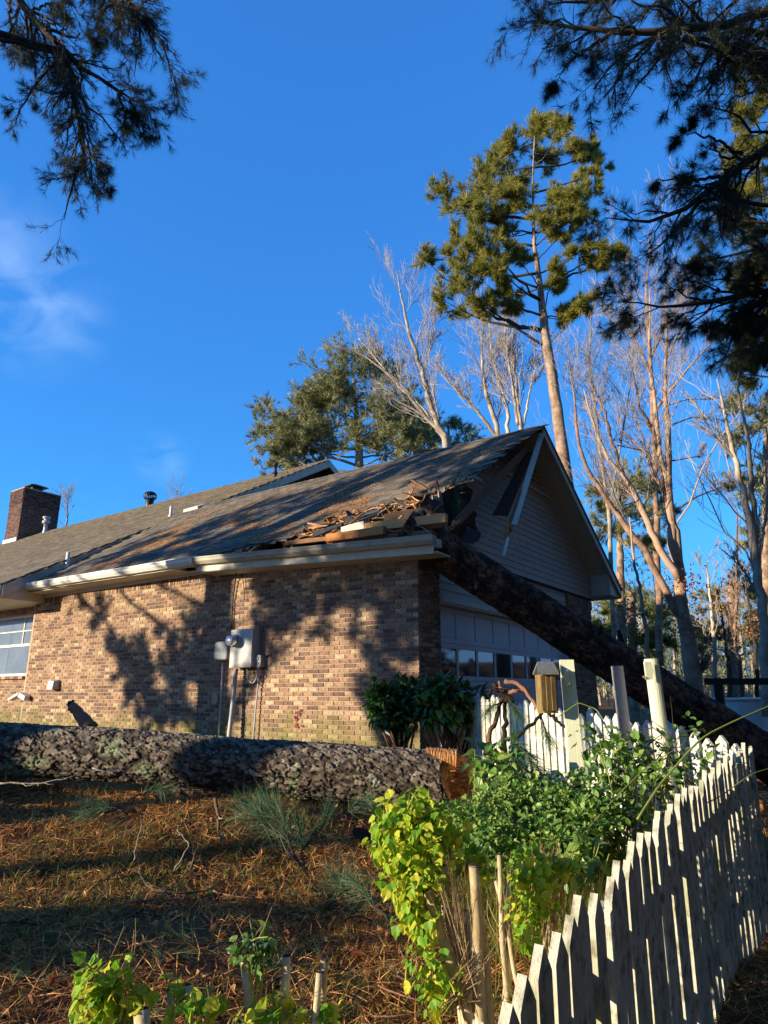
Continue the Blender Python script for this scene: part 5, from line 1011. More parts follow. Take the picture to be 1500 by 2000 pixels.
bough('pine_bough', 'shaded pine bough lying flat on the ground near the yellow shrub', [PL([(700, 1760, 3.9), (670, 1730, 4.0), (650, 1710, 4.05)]), PL([(760, 1800, 3.7), (720, 1750, 3.8), (690, 1720, 3.9)])], 30, .2, .0026, 'needleb', tuftn=7)
bough('pine_bough', 'small pine bough lying at the left under the log', [PL([(250, 1590, 5.4), (200, 1570, 5.5), (170, 1565, 5.5)]), PL([(230, 1580, 5.4), (200, 1590, 5.3), (160, 1590, 5.3)]), PL([(250, 1560, 5.6), (290, 1545, 5.7), (330, 1540, 5.7)])], 26, .2, .003, 'needleb', tuftn=7)
bough('pine_bough', 'small dark pine bough behind the upright ground bough', [PL([(500, 1590, 5.2), (480, 1570, 5.2), (470, 1560, 5.2)]), PL([(700, 1590, 5.2), (680, 1580, 5.2), (720, 1560, 5.2)]), PL([(760, 1600, 4.6), (740, 1590, 4.6), (725, 1575, 4.6)])], 24, .17, .003, 'needleb', tuftn=5)
# bare fallen twigs on the ground
def gtwig(label, pts, r, m='darkbark', lift=.05):
    Q = []
    for q in pts:
        D_ = q[2] if len(q) > 2 else 4.5; w_ = P(q[0], q[1], D=D_); Q.append(w_ if len(q) > 2 else P(q[0], q[1], Z=float(gz(w_[0], w_[1]))+lift))
    G = Geo(); A = tube(G, Q, [r, r*.8, r*.4], 6, 16, wob=.003); G2 = Geo()
    C_, R_ = grow(A[None, :, :3], A[None, :, 3], 5, .35, .8, up=.2, n=5, wig=.2); V, F = bt(C_, R_, 4); G.add(V, F)
    V, F, mi_, v_ = G.get(); return tag(mk('fallen_twig', V, F, M[m], None, v_, True), label, 'twig')
gtwig('dark curved fallen twig in the middle of the sunlit straw', [(215, 1710), (260, 1685), (290, 1740), (400, 1745), (450, 1710)], .008)
gtwig('knobbly pinkish twig standing at the edge of the trunk shadow', [(420, 1560, 5.3), (428, 1600, 5.2), (425, 1625, 5.1), (440, 1650, 5.0)], .014, 'pinkbark')
gtwig('thin pale twig sticking up at the left of the sunlit straw', [(262, 1680, 4.5), (268, 1640, 4.5), (280, 1600, 4.55)], .004, 'palebark')
gtwig('thin forked twig right of the centre straw patch', [(340, 1700, 4.4), (370, 1650, 4.5), (345, 1620, 4.6)], .004, 'palebark')
gtwig('thin twig leaning over the straw left of the pine bough', [(370, 1700, 4.3), (392, 1640, 4.5), (400, 1600, 4.6)], .004, 'pinkbark')
gtwig('pale curved twig lying just below the log', [(180, 1500, 5.9), (210, 1508, 5.9), (260, 1505, 5.9)], .006, 'palebark')
gtwig('long dark twig lying in the shade at the far left under the log', [(0, 1530, 5.8), (80, 1530, 5.8), (150, 1515, 5.8)], .008, 'palebark')
gtwig('dark twig poking out from the shade near the shrub', [(600, 1680), (640, 1720), (610, 1740)], .006)
# broken pine limb jammed up behind the vine tangle
t = thing('broken_limb', 'broken pine limb with hanging needles propped before the garage door', 'branch', gpt(960, 1500, 5.6)); G = Geo()
for pts, r_ in (([(950, 1480, 5.6), (958, 1430, 5.6), (985, 1360, 5.65), (975, 1330, 5.65)], .022), ([(990, 1520, 5.5), (985, 1450, 5.55), (988, 1360, 5.65)], .026), ([(975, 1345, 5.65), (1000, 1352, 5.6), (1035, 1345, 5.6)], .02), ([(985, 1330, 5.65), (1020, 1340, 5.6), (1050, 1380, 5.5), (1060, 1410, 5.4)], .018), ([(1010, 1440, 5.4), (1050, 1405, 5.4), (1062, 1388, 5.4)], .015), ([(1065, 1388, 5.35), (1085, 1405, 5.3), (1105, 1420, 5.2)], .014), ([(960, 1480, 5.5), (1020, 1500, 5.3), (1090, 1545, 5.0)], .012), ([(1000, 1372, 5.6), (978, 1350, 5.65), (965, 1336, 5.7)], .034), ([(985, 1350, 5.6), (962, 1345, 5.65), (955, 1362, 5.65)], .016)):
    tube(G, PL(pts), [r_, r_*.85, r_*.6], 8, 16, wob=.006)
G.build('limb_wood', M['leanbark'], t, smooth=True)
bough('', '', [PL([(1000, 1440, 5.4), (1020, 1460, 5.3), (1045, 1480, 5.2)]), PL([(1000, 1450, 5.3), (1030, 1480, 5.2), (1060, 1510, 5.1)]), PL([(980, 1370, 5.6), (960, 1380, 5.6), (950, 1390, 5.6)]), PL([(990, 1360, 5.6), (1010, 1390, 5.5), (1020, 1400, 5.5)]), PL([(1060, 1410, 5.4), (1070, 1440, 5.3), (1075, 1450, 5.3)]), PL([(1010, 1470, 5.2), (1000, 1500, 5.2), (1010, 1530, 5.1)])], 26, .22, .0032, 'needleb', tuftn=5, par=t, droop=.3)
# plank lying by the fence foot
mk('limb_splinter', beamv(P(978, 1455, D=5.45), P(985, 1490, D=5.45), .03, .02), BOXF, M['fresh'], t)

# ------------------------------------------------------------------ trees
def limb_tree(t, trunk_pts, trunk_r, m_tr, limbs, sides=14, n=40, name='trunk'):
    A = resamp(np.c_[np.array(trunk_pts), np.interp(np.linspace(0, 1, len(trunk_pts)), np.linspace(0, 1, len(trunk_r)), trunk_r)], n)
    A[1:-1, :3] += rng.normal(0, A[1:-1, 3:4]*.06)
    V, F, v = trunk_mesh(A, sides, .14, .03) if trunk_r[0] > .1 else (*bt(A[None, :, :3], A[None, :, 3], sides, cap=False), rng.random((n-1)*sides))
    mk(name, V, F, M[m_tr], t, v, smooth=True); return A
def pine(label, trunk_pts, trunk_r, clumps, needle='needle', bark='pinebark', K=13, ln=.22, w=.02, seed=0, tufts=34, cat='pine tree', group=None, name='pine_tree', mbr=None, sub=5, base=None, droop=.0, dead=0, dens=1.):
    """clumps: (x,y,z,r) world; a limb runs from the trunk to each, then branches into tufts"""
    b_ = np.array(trunk_pts[0], float); t = thing(name, label, cat, b_ if base is None else base, group)
    A = limb_tree(t, trunk_pts, trunk_r, bark, None); G = Geo(); tp, td = [], []
    for c in clumps:
        c = np.array(c, float); cp, r = c[:3], c[3]; hz = np.linalg.norm(A[:, :2]-cp[:2], axis=1)
        zt = cp[2]-.5*np.min(hz)+.1; i = int(np.clip(np.argmin(np.abs(A[:, 2]-zt)+.0*hz), 3, len(A)-2)); s0 = A[i, :3]
        L = np.linalg.norm(cp-s0); mid = (s0+cp)/2+[0, 0, -.08*L]+rng.normal(0, .05*L, 3); end = cp+unit(cp-s0)*r*.55
        B_ = tube(G, [s0, mid, cp, end], [max(.016, .013*L+.01), .009*L+.006, .01, .006], 6, 12, wob=.01*L)
        S1, R1 = grow(B_[None, 4:, :3], B_[None, 4:, 3], int(9*sub/5), .5, 1.0, up=.2, n=5, wig=.12, rr=.6, tmin=.3)
        # pull the side branches to the clump
        f = (1.55*r*rng.uniform(.45, 1.05, (len(S1), 1, 1)))/(np.linalg.norm(S1[:, -1:]-S1[:, :1], axis=2, keepdims=True)+1e-6); S1 = S1[:, :1]+(S1-S1[:, :1])*f
        S2, R2 = grow(S1, R1, sub, .7, .85, up=.2-droop, n=4, wig=.1, tmin=.15)
        V, F = bt(S1, np.maximum(R1, .006), 4); G.add(V, F); V, F = bt(S2, np.maximum(R2, .004), 3); G.add(V, F)
        if dead and rng.random() < dead: continue
        for S, kk in ((S2, 3), (S1, 2)):
            for q in range(kk):
                i_ = S.shape[1]-1-q*.8; i0 = int(i_); fr_ = i_-i0; p_ = S[:, i0]*(1-fr_)+S[:, min(i0+1, S.shape[1]-1)]*fr_; tp.append(p_); td.append(unit(S[:, -1]-S[:, -2])+np.array([0, 0, .15-droop]))
    V, F, mi_, v_ = G.get(); mk('limbs', V, F, M[mbr or bark], t, v_, True)
    if tp:
        tp, td = np.concatenate(tp), np.concatenate(td); kk = rng.random(len(tp)) < dens; V, F, v = needles(tp[kk], td[kk], K, ln, w, .55, .05+droop); mk('needles', V, F, M[needle], t, v, stuff=True)
    return t
def cl(px, D, jit=1.2, k=1.0): return [(*P(a_, b_, D=D+rng.uniform(-jit, jit)), r_*D/1300*k) for a_, b_, r_ in px]
# tall pine behind the house
D0 = 22
tp_ = PL([(1112, 1150), (1108, 950), (1098, 860), (1085, 780), (1066, 660), (1054, 560), (1042, 460), (1040, 350), (1045, 255)], D0); tp_[0, 2] = -.1
cr = cl([(1045, 260, 38), (1085, 262, 36), (1010, 285, 40), (970, 310, 38), (1060, 310, 40), (1130, 290, 34), (1160, 300, 28), (1168, 330, 24), (945, 345, 32), (1010, 350, 34), (860, 385, 36), (890, 375, 32), (905, 410, 36), (945, 425, 38), (990, 415, 38), (1035, 395, 36), (1080, 395, 38), (1110, 415, 36), (1140, 425, 24), (1165, 365, 18), (1060, 440, 30), (1100, 450, 24), (940, 465, 34), (900, 470, 30), (985, 465, 30), (835, 515, 30), (870, 500, 28), (930, 505, 34), (970, 520, 34), (1010, 505, 26), (1150, 480, 22), (1190, 495, 28), (1215, 500, 20), (875, 590, 34), (910, 570, 32), (945, 550, 34), (985, 560, 26), (1000, 600, 22), (1085, 530, 20), (1090, 560, 18), (1125, 605, 26), (1105, 625, 20), (1150, 590, 18), (1060, 240, 20), (1120, 380, 30), (1000, 380, 30), (960, 370, 30)], D0, 1.7, .78)
pine('tall lone pine with an open bushy crown rising behind the garage gable', tp_, [.27, .24, .215, .195, .165, .12, .07, .035, .015], cr, 'needle', 'pinebark', K=13, ln=.27, w=.022, sub=7, mbr='darkbark')
# pine whose lit branch tip shows left of the shaded boughs
# broad pine far behind the roof on the left
D1 = 40; tp_ = PL([(702, 980), (702, 900), (700, 860), (695, 790), (690, 740)], D1); tp_[0, 2] = 0
cr = cl([(690, 730, 34), (650, 745, 30), (730, 745, 32), (760, 770, 30), (620, 775, 28), (600, 810, 26), (560, 830, 30), (530, 830, 26), (520, 860, 24), (560, 870, 28), (600, 860, 30), (640, 820, 36), (690, 800, 38), (740, 820, 34), (780, 810, 28), (800, 850, 28), (760, 870, 30), (640, 870, 30), (520, 900, 20), (560, 900, 22), (820, 880, 24), (830, 850, 20), (700, 870, 26), (610, 900, 24), (660, 840, 34), (720, 850, 34), (640, 790, 30), (780, 840, 30), (580, 850, 30)], D1, 2.5, 1.4)
pine('broad hazy olive pine far behind the roof beside the chimney pipe', tp_, [.3, .28, .24, .14, .05], cr, 'needleo', 'palebark', K=12, ln=.38, w=.036, sub=8, dens=.9)
D1 = 42; tp_ = PL([(880, 980), (878, 880), (875, 830)], D1); tp_[0, 2] = 0
pine('small dark green pine low behind the ridge, half hidden by bare limbs', tp_, [.2, .16, .05], cl([(850, 850, 30), (890, 850, 28), (920, 865, 26), (870, 880, 30), (830, 885, 26)], D1, 2), 'needleo', 'palebark', K=11, ln=.34, w=.03, sub=6)
# pines beyond the right end of the house
for lab, tx, D1, cc, ndl in (('bushy olive pine just beyond the right roof slope', 1215, 34, [(1190, 960, 30), (1230, 945, 30), (1270, 960, 28), (1210, 1000, 32), (1250, 1020, 30), (1180, 1010, 24), (1290, 1000, 26), (1230, 1070, 30), (1200, 1050, 26), (1270, 1080, 26), (1225, 970, 28)], 'needleo'),
                             ('low green pine under the tip of the right eave', 1235, 36, [(1200, 1190, 30), (1240, 1180, 30), (1215, 1230, 32), (1260, 1225, 30), (1290, 1200, 26), (1190, 1250, 24), (1240, 1270, 30), (1280, 1260, 26)], 'needle'),
                             ('dark pine behind the many limbed bare tree', 1430, 38, [(1400, 1180, 30), (1440, 1150, 34), (1480, 1180, 34), (1420, 1230, 32), (1460, 1250, 34), (1490, 1120, 30), (1390, 1260, 26), (1360, 1230, 22), (1500, 1250, 30)], 'needleo'),
                             ('tall olive pine at the right edge behind the pale bare stems', 1500, 30, [(1480, 800, 34), (1500, 850, 34), (1450, 860, 28), (1490, 920, 36), (1455, 960, 30), (1500, 1000, 36), (1470, 1050, 34), (1510, 1080, 34), (1440, 790, 24)], 'needleo')):
    tp_ = PL([(tx, 1360), (tx-3, 1150), (tx-6, min(q[1] for q in cc))], D1); tp_[0, 2] = -.2
    pine(lab, tp_, [.3, .22, .08], cl(cc, D1, 2.5), ndl, 'pinebark', K=12, ln=.34, w=.028, sub=6)
# right hand foreground pine: trunk just outside the frame, boughs reaching in
tpR = [P(1950, 1500, D=9.5)*[1, 1, 0]-[0, 0, .1], P(1950, 900, D=9.5), P(1940, 400, D=9.5), P(1900, 0, D=9.5), P(1850, -500, D=9.5)]
def boughs(label, trunk_pts, trunk_r, lines, K, ln, w, nd, r0=.045, sub=(9, 6), name='pine_tree', dens=1., bark='darkbark', cones=0, droop=.25, ratio=(.5, .42), extra=None):
    t = thing(name, label, 'pine tree', trunk_pts[0]); A = limb_tree(t, trunk_pts, trunk_r, bark, None); G = Geo(); tp, td = [], []
    for ln_ in lines:
        q = np.array(ln_); i = int(np.argmin(np.linalg.norm(A[:, :3]-(q[0]-[0, 0, .5]), axis=1))); L = np.linalg.norm(np.diff(q, axis=0), axis=1).sum()
        conn = [A[i, :3]] if L > 1.6 else []
        B_ = tube(G, conn+[*q], [.012*L+.02, .010*L+.01, .006], 7, 20, wob=.02)
        Bv = B_[3:]; S1, R1 = grow(Bv[None, :, :3], Bv[None, :, 3], max(3, int(sub[0]*min(1.5, L/2.6))), ratio[0]*(1 if not conn else .5), .75, up=-droop, n=6, wig=.12, tmin=.12 if not conn else .35, rr=.5)
        S2, R2 = grow(S1, R1, sub[1], ratio[1], .7, up=-droop*.6, n=5, wig=.1, tmin=.1); S3, R3 = grow(S2, R2, 2, .8, .6, up=.0, n=4, wig=.1, tmin=.2)
        for S, R_, k in ((S1, R1, 5), (S2, R2, 4), (S3, R3, 3)): V, F = bt(S, np.maximum(R_, .0035), k); G.add(V, F)
        for S, f in ((S3, (0, .7)), (S2, (0,))):
            for u_ in f: i0 = int(S.shape[1]-1-u_*2); tp.append(S[:, i0]); td.append(unit(S[:, i0]-S[:, i0-1])+rng.normal(0, .1, (len(S), 3)))
    V, F, mi_, v_ = G.get(); mk('limbs', V, F, M['darkbark'], t, v_, True); tp, td = np.concatenate(tp), np.concatenate(td); kk = rng.random(len(tp)) < dens
    V, F, v = needles(tp[kk], td[kk], K, ln, w, .6, .1); mk('needles', V, F, M[nd], t, v, stuff=True)
    if cones:
        c_ = tp[rng.choice(len(tp), cones)]
        for q in c_: inst('pine_cone', CONE, t, MT(q-[0, 0, .03], Rz(rng.random()*6), rng.uniform(.7, 1.1)))
    return t
def conemesh():
    V, F = [], []
    for k in range(7):
        z = -.01*k+.03; r = .026*math.sin(math.pi*(k+.8)/8)
        for j in range(6):
            a_ = j*math.pi/3+k*.5; n = len(V); V += [(.4*r*math.cos(a_-.4), .4*r*math.sin(a_-.4), z), (r*math.cos(a_), r*math.sin(a_), z+.006), (.4*r*math.cos(a_+.4), .4*r*math.sin(a_+.4), z), (.3*r*math.cos(a_), .3*r*math.sin(a_), z-.012)]; F += [(n, n+1, n+2), (n, n+3, n+1), (n+1, n+3, n+2)]
    return mesh_np('pine_cone', np.array(V), np.array(F), M['darkbark'])
CONE = conemesh()
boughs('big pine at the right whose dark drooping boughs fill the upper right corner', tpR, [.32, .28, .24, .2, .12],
       [PL([(1640, 0, 9.2), (1500, 25, 9), (1340, 62, 8.9), (1200, 62, 8.8), (1090, 50, 8.8), (1010, 42, 8.8)]), PL([(1520, 20, 9), (1450, 120, 8.8), (1400, 170, 8.8)]), PL([(1340, 62, 8.9), (1270, 130, 8.7), (1225, 200, 8.7)]), PL([(1420, 45, 9), (1370, 120, 8.9), (1345, 190, 8.8)]), PL([(1200, 62, 8.8), (1140, 100, 8.8), (1085, 150, 8.8)]),
        PL([(1560, -40, 9.6), (1400, -20, 9.5), (1250, -10, 9.4), (1120, 5, 9.4), (1060, 10, 9.4)]), PL([(1600, 120, 9.3), (1500, 110, 9.4), (1440, 130, 9.5)]), PL([(1280, 60, 8.8), (1200, 120, 8.7), (1160, 175, 8.7)]),
        PL([(1600, 230, 10), (1500, 285, 10), (1420, 345, 10), (1340, 410, 9.8), (1250, 440, 9.7), (1180, 425, 9.7)]), PL([(1420, 345, 10), (1340, 350, 9.9), (1280, 350, 9.8)]), PL([(1380, 380, 10), (1300, 470, 9.8), (1260, 500, 9.8)]), PL([(1450, 300, 10), (1390, 270, 9.9), (1330, 260, 9.8)])], 14, .19, .0050, 'needled', sub=(16, 9), dens=.8, cones=14)
tpR2 = [P(2000, 1450, D=12.5)*[1, 1, 0]-[0, 0, .1], P(1990, 900, D=12.5), P(1960, 400, D=12.5), P(1930, 0, D=12.5)]
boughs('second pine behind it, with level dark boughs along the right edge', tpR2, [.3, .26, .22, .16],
       [PL([(1640, 560, 12), (1500, 570, 12), (1400, 590, 11.8), (1300, 600, 11.6), (1200, 590, 11.5)]), PL([(1640, 480, 12), (1500, 480, 12), (1420, 500, 12), (1350, 520, 12)]), PL([(1640, 640, 12), (1530, 660, 12), (1440, 690, 12), (1390, 720, 12)]), PL([(1640, 420, 12.5), (1520, 440, 12.4), (1450, 430, 12.4), (1400, 420, 12.3)]), PL([(1640, 520, 12), (1540, 560, 12), (1460, 600, 12), (1400, 640, 12)]), PL([(1500, 570, 12), (1430, 540, 12), (1340, 560, 12)]), PL([(1620, 700, 12), (1540, 690, 12), (1480, 640, 12)]), PL([(1640, 380, 12), (1560, 390, 12), (1480, 380, 12)])], 16, .22, .0065, 'needled', sub=(16, 10), dens=1., droop=.12)
D1 = 17; tp_ = [P(1640, 1400, D=D1)*[1, 1, 0], P(1600, 900, D=D1), P(1560, 500, D=D1), P(1520, 120, D=D1)]
pine('sunlit green pine crown behind the dark boughs at the right edge', tp_, [.3, .26, .2, .06], cl([(1480, 170, 30), (1500, 210, 34), (1460, 240, 30), (1490, 290, 36), (1440, 310, 30), (1500, 350, 36), (1460, 390, 34), (1420, 400, 24), (1490, 440, 36), (1500, 520, 36), (1450, 560, 30), (1490, 700, 34), (1450, 730, 28), (1500, 640, 34), (1430, 650, 26)], D1, 1.2), 'needle', 'pinebark', K=16, ln=.22, w=.014, sub=7, mbr='darkbark')
# left hand foreground pine: trunk outside the frame, boughs hanging into the upper left corner
tpL = np.array([(-8.4, -6.05, .6), (-8.4, -6.05, 5), (-8.25, -5.95, 10), (-7.6, -5.85, 16), (-7.5, -5.75, 20)])
boughs('pine outside the frame on the left whose bough hangs into the upper left corner', tpL, [.24, .22, .19, .15, .08],
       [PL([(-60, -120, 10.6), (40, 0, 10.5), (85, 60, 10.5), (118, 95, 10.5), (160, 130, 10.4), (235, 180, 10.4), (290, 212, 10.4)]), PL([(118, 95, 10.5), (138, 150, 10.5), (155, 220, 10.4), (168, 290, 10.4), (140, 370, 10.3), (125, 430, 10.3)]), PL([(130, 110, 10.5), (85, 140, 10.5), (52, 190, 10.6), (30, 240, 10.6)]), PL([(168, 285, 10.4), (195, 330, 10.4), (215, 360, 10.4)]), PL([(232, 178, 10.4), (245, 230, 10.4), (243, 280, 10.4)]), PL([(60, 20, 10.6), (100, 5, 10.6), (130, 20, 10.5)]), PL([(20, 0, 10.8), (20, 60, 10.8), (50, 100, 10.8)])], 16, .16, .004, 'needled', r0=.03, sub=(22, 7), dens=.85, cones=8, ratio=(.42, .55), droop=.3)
boughs('slim pine outside the frame whose small bough hangs at the top of the picture', np.array([(-9.0, -6.9, .6), (-9.0, -6.9, 6), (-8.9, -6.8, 12), (-8.8, -6.7, 19)]), [.16, .15, .13, .06],
       [PL([(150, -160, 10), (215, -40, 10), (250, 5, 10), (290, 50, 10), (330, 100, 10), (335, 160, 10)]), PL([(250, 0, 10), (275, 50, 10), (270, 110, 10), (262, 150, 10)]), PL([(245, 0, 10), (200, 15, 10), (192, 60, 10), (190, 95, 10)]), PL([(240, 0, 10), (222, 30, 10), (228, 80, 10), (250, 120, 10)])], 16, .16, .004, 'needled', sub=(20, 7), dens=.8, cones=5, ratio=(.36, .55), droop=.3)
# pines standing off to the left: their trunks and low boughs throw the long shadows
def back(q, L): return np.array(q)-SUN*L
def offpine(label, base, h, r, clumps, seed=0):
    base = np.array([base[0], base[1], float(gz(base[0], base[1]))-.1]); tp_ = [base, base+[.1, .05, h*.5], base+[.0, .1, h]]
    return pine(label, tp_, [r, r*.8, r*.3], clumps, 'needled', 'pinebark', K=14, ln=.24, w=.02, sub=6, group='pines standing left of the picture')
def gsh(px, py, Dg): q = P(px, py, D=Dg); return np.array([q[0], q[1], 0])
hs_ = unit(SUN[:2])
def topcl(x, y, h): return [(x+rng.normal(0, 1.2), y+rng.normal(0, 1.2), h-rng.uniform(0, 4), .8) for _ in range(10)]
def cline(c, fwd0, L):      # a spot on the shadow line c, standing L metres up-sun of the row at forward distance fwd0
    n_ = np.array([hs_[1], -hs_[0]]); p0 = np.array([1.5, -4.5]); p0 = p0+n_*(c-p0 @ n_); return p0-hs_*L
for c_, L_, h_, r_, lab in ((2.56, 7.5, 15, .20, 'pine outside the frame on the left whose trunk shades the middle of the log'), (3.6, 11, 13, .09, 'thin pine outside the frame on the left with a narrow trunk shadow'),
                            (1.5, 9, 15, .30, 'pine outside the frame on the left whose trunk shades the far end of the log'), (4.47, 7.5, 11, .055, 'slender young pine outside the frame whose shadow falls on the grey post')):  # the slender pine is added only to shade the grey post
    b_ = cline(c_, 0, L_); offpine(lab, b_, h_, r_, topcl(*b_, h_))
hb_ = cline(4.62, 0, 6.3); hz_ = float(gz(*hb_)); t = thing('laurel_bush', 'head high evergreen bush outside the frame on the left shading the foreground', 'bush', (*hb_, hz_), 'evergreen bushes by the garage')
blob(t, [(hb_[0]+rng.normal(0, .22), hb_[1]+rng.normal(0, .22), hz_+z_, .3) for z_ in (.2, .3, .45, .6, .75, .9, 1.0, .5, .8, 1.05)], 1500, .13, (leafV(.34), LF), 'dleaf', 0)  # unseen bush, its size and spot chosen to shade the foreground
sh = []
for a_, b_, r_, L in ((730, 1130, .36, 13), (660, 1145, .38, 14), (790, 1160, .36, 13), (570, 1165, .38, 14), (700, 1180, .32, 13), (610, 1130, .28, 13), (800, 1120, .3, 12), (640, 1210, .2, 13),
                      (430, 1215, .3, 12), (385, 1250, .3, 13), (320, 1280, .38, 13), (255, 1300, .38, 14), (215, 1270, .2, 14), (350, 1330, .25, 13), (270, 1350, .3, 13), (420, 1370, .25, 12), (395, 1320, .2, 12), (520, 1130, .25, 12), (760, 1250, .14, 12), (740, 1400, .25, 12), (300, 1400, .25, 12)):
    sh.append((*back(P(a_, b_, Y=0), L), r_))
def rpt(px, py):
    d, _ = pixdir(px, py); k_ = RZ-SL*RY; t_ = (k_+SL*CY-CZ)/(d[2]-SL*d[1]); return np.array([CX, CY, CZ])+t_*d
for a_, b_, r_ in ((150, 1105, .4), (220, 1080, .45), (300, 1060, .5), (380, 1040, .5), (460, 1010, .55), (540, 985, .5), (610, 965, .5), (680, 950, .5), (760, 915, .4), (840, 905, .5), (920, 885, .55), (990, 860, .5), (1020, 855, .4), (870, 890, .4), (420, 1065, .5), (500, 1040, .45), (330, 1085, .4), (250, 1100, .3), (900, 900, .45), (960, 890, .4), (480, 1075, .3)):
    sh.append((*back(rpt(a_, b_), 14), r_))
for a_, b_ in ((890, 1060), (930, 1100), (980, 1130), (1030, 1180), (1080, 1215), (1130, 1250), (1180, 1290), (1230, 1320), (960, 1090), (1060, 1160), (1110, 1200), (1160, 1240)):
    sh.append((*back(P(a_, b_, D=9.6+.4*(a_-880)/500), 13.5), .36))
for a_, b_, r_ in ((870, 1250, .3), (840, 1180, .3), (1010, 1400, .3), (920, 1420, .25)): sh.append((*back(P(a_, b_, D=8.5), 13), r_))
sh = np.array(sh)
sh[:, 3] *= 1.25; mid_ = np.median(sh[:, 0]); A_ = sh[sh[:, 0] < mid_]; B_ = sh[sh[:, 0] >= mid_]
for k, S in enumerate((A_, B_)):
    c = (P((428, 1010)[k], 1250, Y=0)[:2] if k == 0 else np.array([1.7, 0]))-hs_*15.5; h = 15+k
    offpine(('large pine outside the frame whose boughs dapple the roof and the left of the wall', 'large pine outside the frame whose low boughs dapple the right of the wall')[k], c, h, .26, [tuple(x) for x in S]+topcl(*c, h))
# bare winter trees
def bare(label, limbs, m, D, gens=((9, .5, .6), (6, .5, .6), (4, .55, .6)), tw=.008, name='bare_tree', cat='bare tree', up=.25, leaf=None, nleaf=0, base=None, mtw='twig', lit=None, wig=.1, group='bare winter trees'):
    q0_ = np.array(limbs[0][0][0]); b_ = np.array([q0_[0], q0_[1], max(min(q0_[2], 2), -.2)]); t = thing(name, label, cat, b_, group)
    G = Geo(); Gt = Geo(); tips = []
    for pts, rs in limbs:
        A = resamp(np.c_[np.array(pts), .85*np.interp(np.linspace(0, 1, len(pts)), np.linspace(0, 1, len(rs)), rs)], 26); A[1:-1, :3] += rng.normal(0, A[1:-1, 3:4]*.25)
        V, F = bt(A[None, :, :3], A[None, :, 3], 10); G.add(V, [F[0]]+F[1:], var=rng.random())
        S, R_ = A[None, :, :3], A[None, :, 3]
        for gi, (nc, ra, an) in enumerate(gens):
            S, R_ = grow(S, R_, nc, ra, an, up=up, n=6 if gi < 2 else 4, wig=wig, tmin=.3 if gi == 0 else .1, rr=.24 if gi == 0 else .4)
            V, F = bt(S, np.maximum(R_, tw*(1.0 if gi else 1.4)), 5 if gi == 0 else 3, cap=False); (G if gi == 0 else Gt).add(V, F)
        tips.append(S[:, -1])
    V, F, mi_, v_ = G.get(); mk('trunk', V, F, M[m], t, v_, True); V, F, mi_, v_ = Gt.get(); mk('twigs', V, F, M[mtw], t, v_, stuff=True)
    if nleaf:
        tips = np.concatenate(tips); p = tips[rng.choice(len(tips), nleaf)]+rng.normal(0, .15, (nleaf, 3)) if leaf is None else np.concatenate([np.array(c[:3])+rng.normal(0, c[3], (nleaf//len(leaf), 3)) for c in leaf]); nl_ = len(p)
        d = rng.normal(size=(nl_, 3)); R2_ = frames(d)*.09; TV = leafV(.4); V, F = binst(TV, LF, R2_, p); mk('dead_leaves', V, F, M['oleaf'], t, np.repeat(rng.random(nl_), len(LF)), stuff=True)
    return t
def L(pts, r, D): return (PL(pts, D), r)
D2 = 20
bare('large many limbed bare tree with a thick leaning trunk right of the house', [
    L([(1362, 1400), (1358, 1330), (1345, 1250), (1335, 1180), (1320, 1110), (1308, 1020), (1305, 900), (1300, 800), (1302, 700), (1300, 560)], [.33, .27, .22, .16, .12, .07, .03], D2),
    L([(1335, 1180), (1318, 1060), (1300, 960), (1285, 860), (1275, 760), (1268, 660), (1270, 560)], [.18, .14, .1, .05, .02], D2),
    L([(1340, 1230), (1312, 1190), (1290, 1130), (1250, 1060), (1195, 990), (1150, 930), (1128, 860), (1122, 780), (1110, 700)], [.15, .13, .11, .08, .05, .02], D2),
    L([(1325, 1130), (1290, 1080), (1255, 1000), (1225, 940), (1180, 890), (1160, 830), (1140, 760)], [.14, .12, .09, .05, .02], D2-.3),
    L([(1225, 950), (1200, 880), (1180, 800), (1160, 760), (1150, 700)], [.08, .06, .03, .02], D2),
    L([(1300, 980), (1280, 850), (1250, 800), (1240, 740), (1225, 680)], [.09, .07, .04, .02], D2),
    L([(1310, 1000), (1260, 880), (1205, 870)], [.05, .035, .02], D2), L([(1330, 990), (1360, 970), (1400, 955), (1440, 935)], [.04, .03, .015], D2),
    L([(1312, 900), (1370, 890), (1385, 940)], [.03, .02, .012], D2), L([(1312, 830), (1350, 815), (1420, 820)], [.035, .025, .012], D2), L([(1308, 790), (1340, 780), (1400, 780)], [.035, .025, .012], D2), L([(1345, 1330), (1375, 1300), (1385, 1280)], [.14, .12, .1], D2),
    L([(1302, 700), (1340, 620), (1370, 560)], [.05, .03, .015], D2)], 'pinkbark', D2, gens=((12, .36, .6), (7, .55, .6), (5, .6, .6)), tw=.0045, leaf=[(*P(1330, 1130, D=D2), .28), (*P(1345, 1150, D=D2), .25), (*P(1330, 1220, D=D2), .25), (*P(1350, 1240, D=D2), .2)], nleaf=420, mtw='twig')
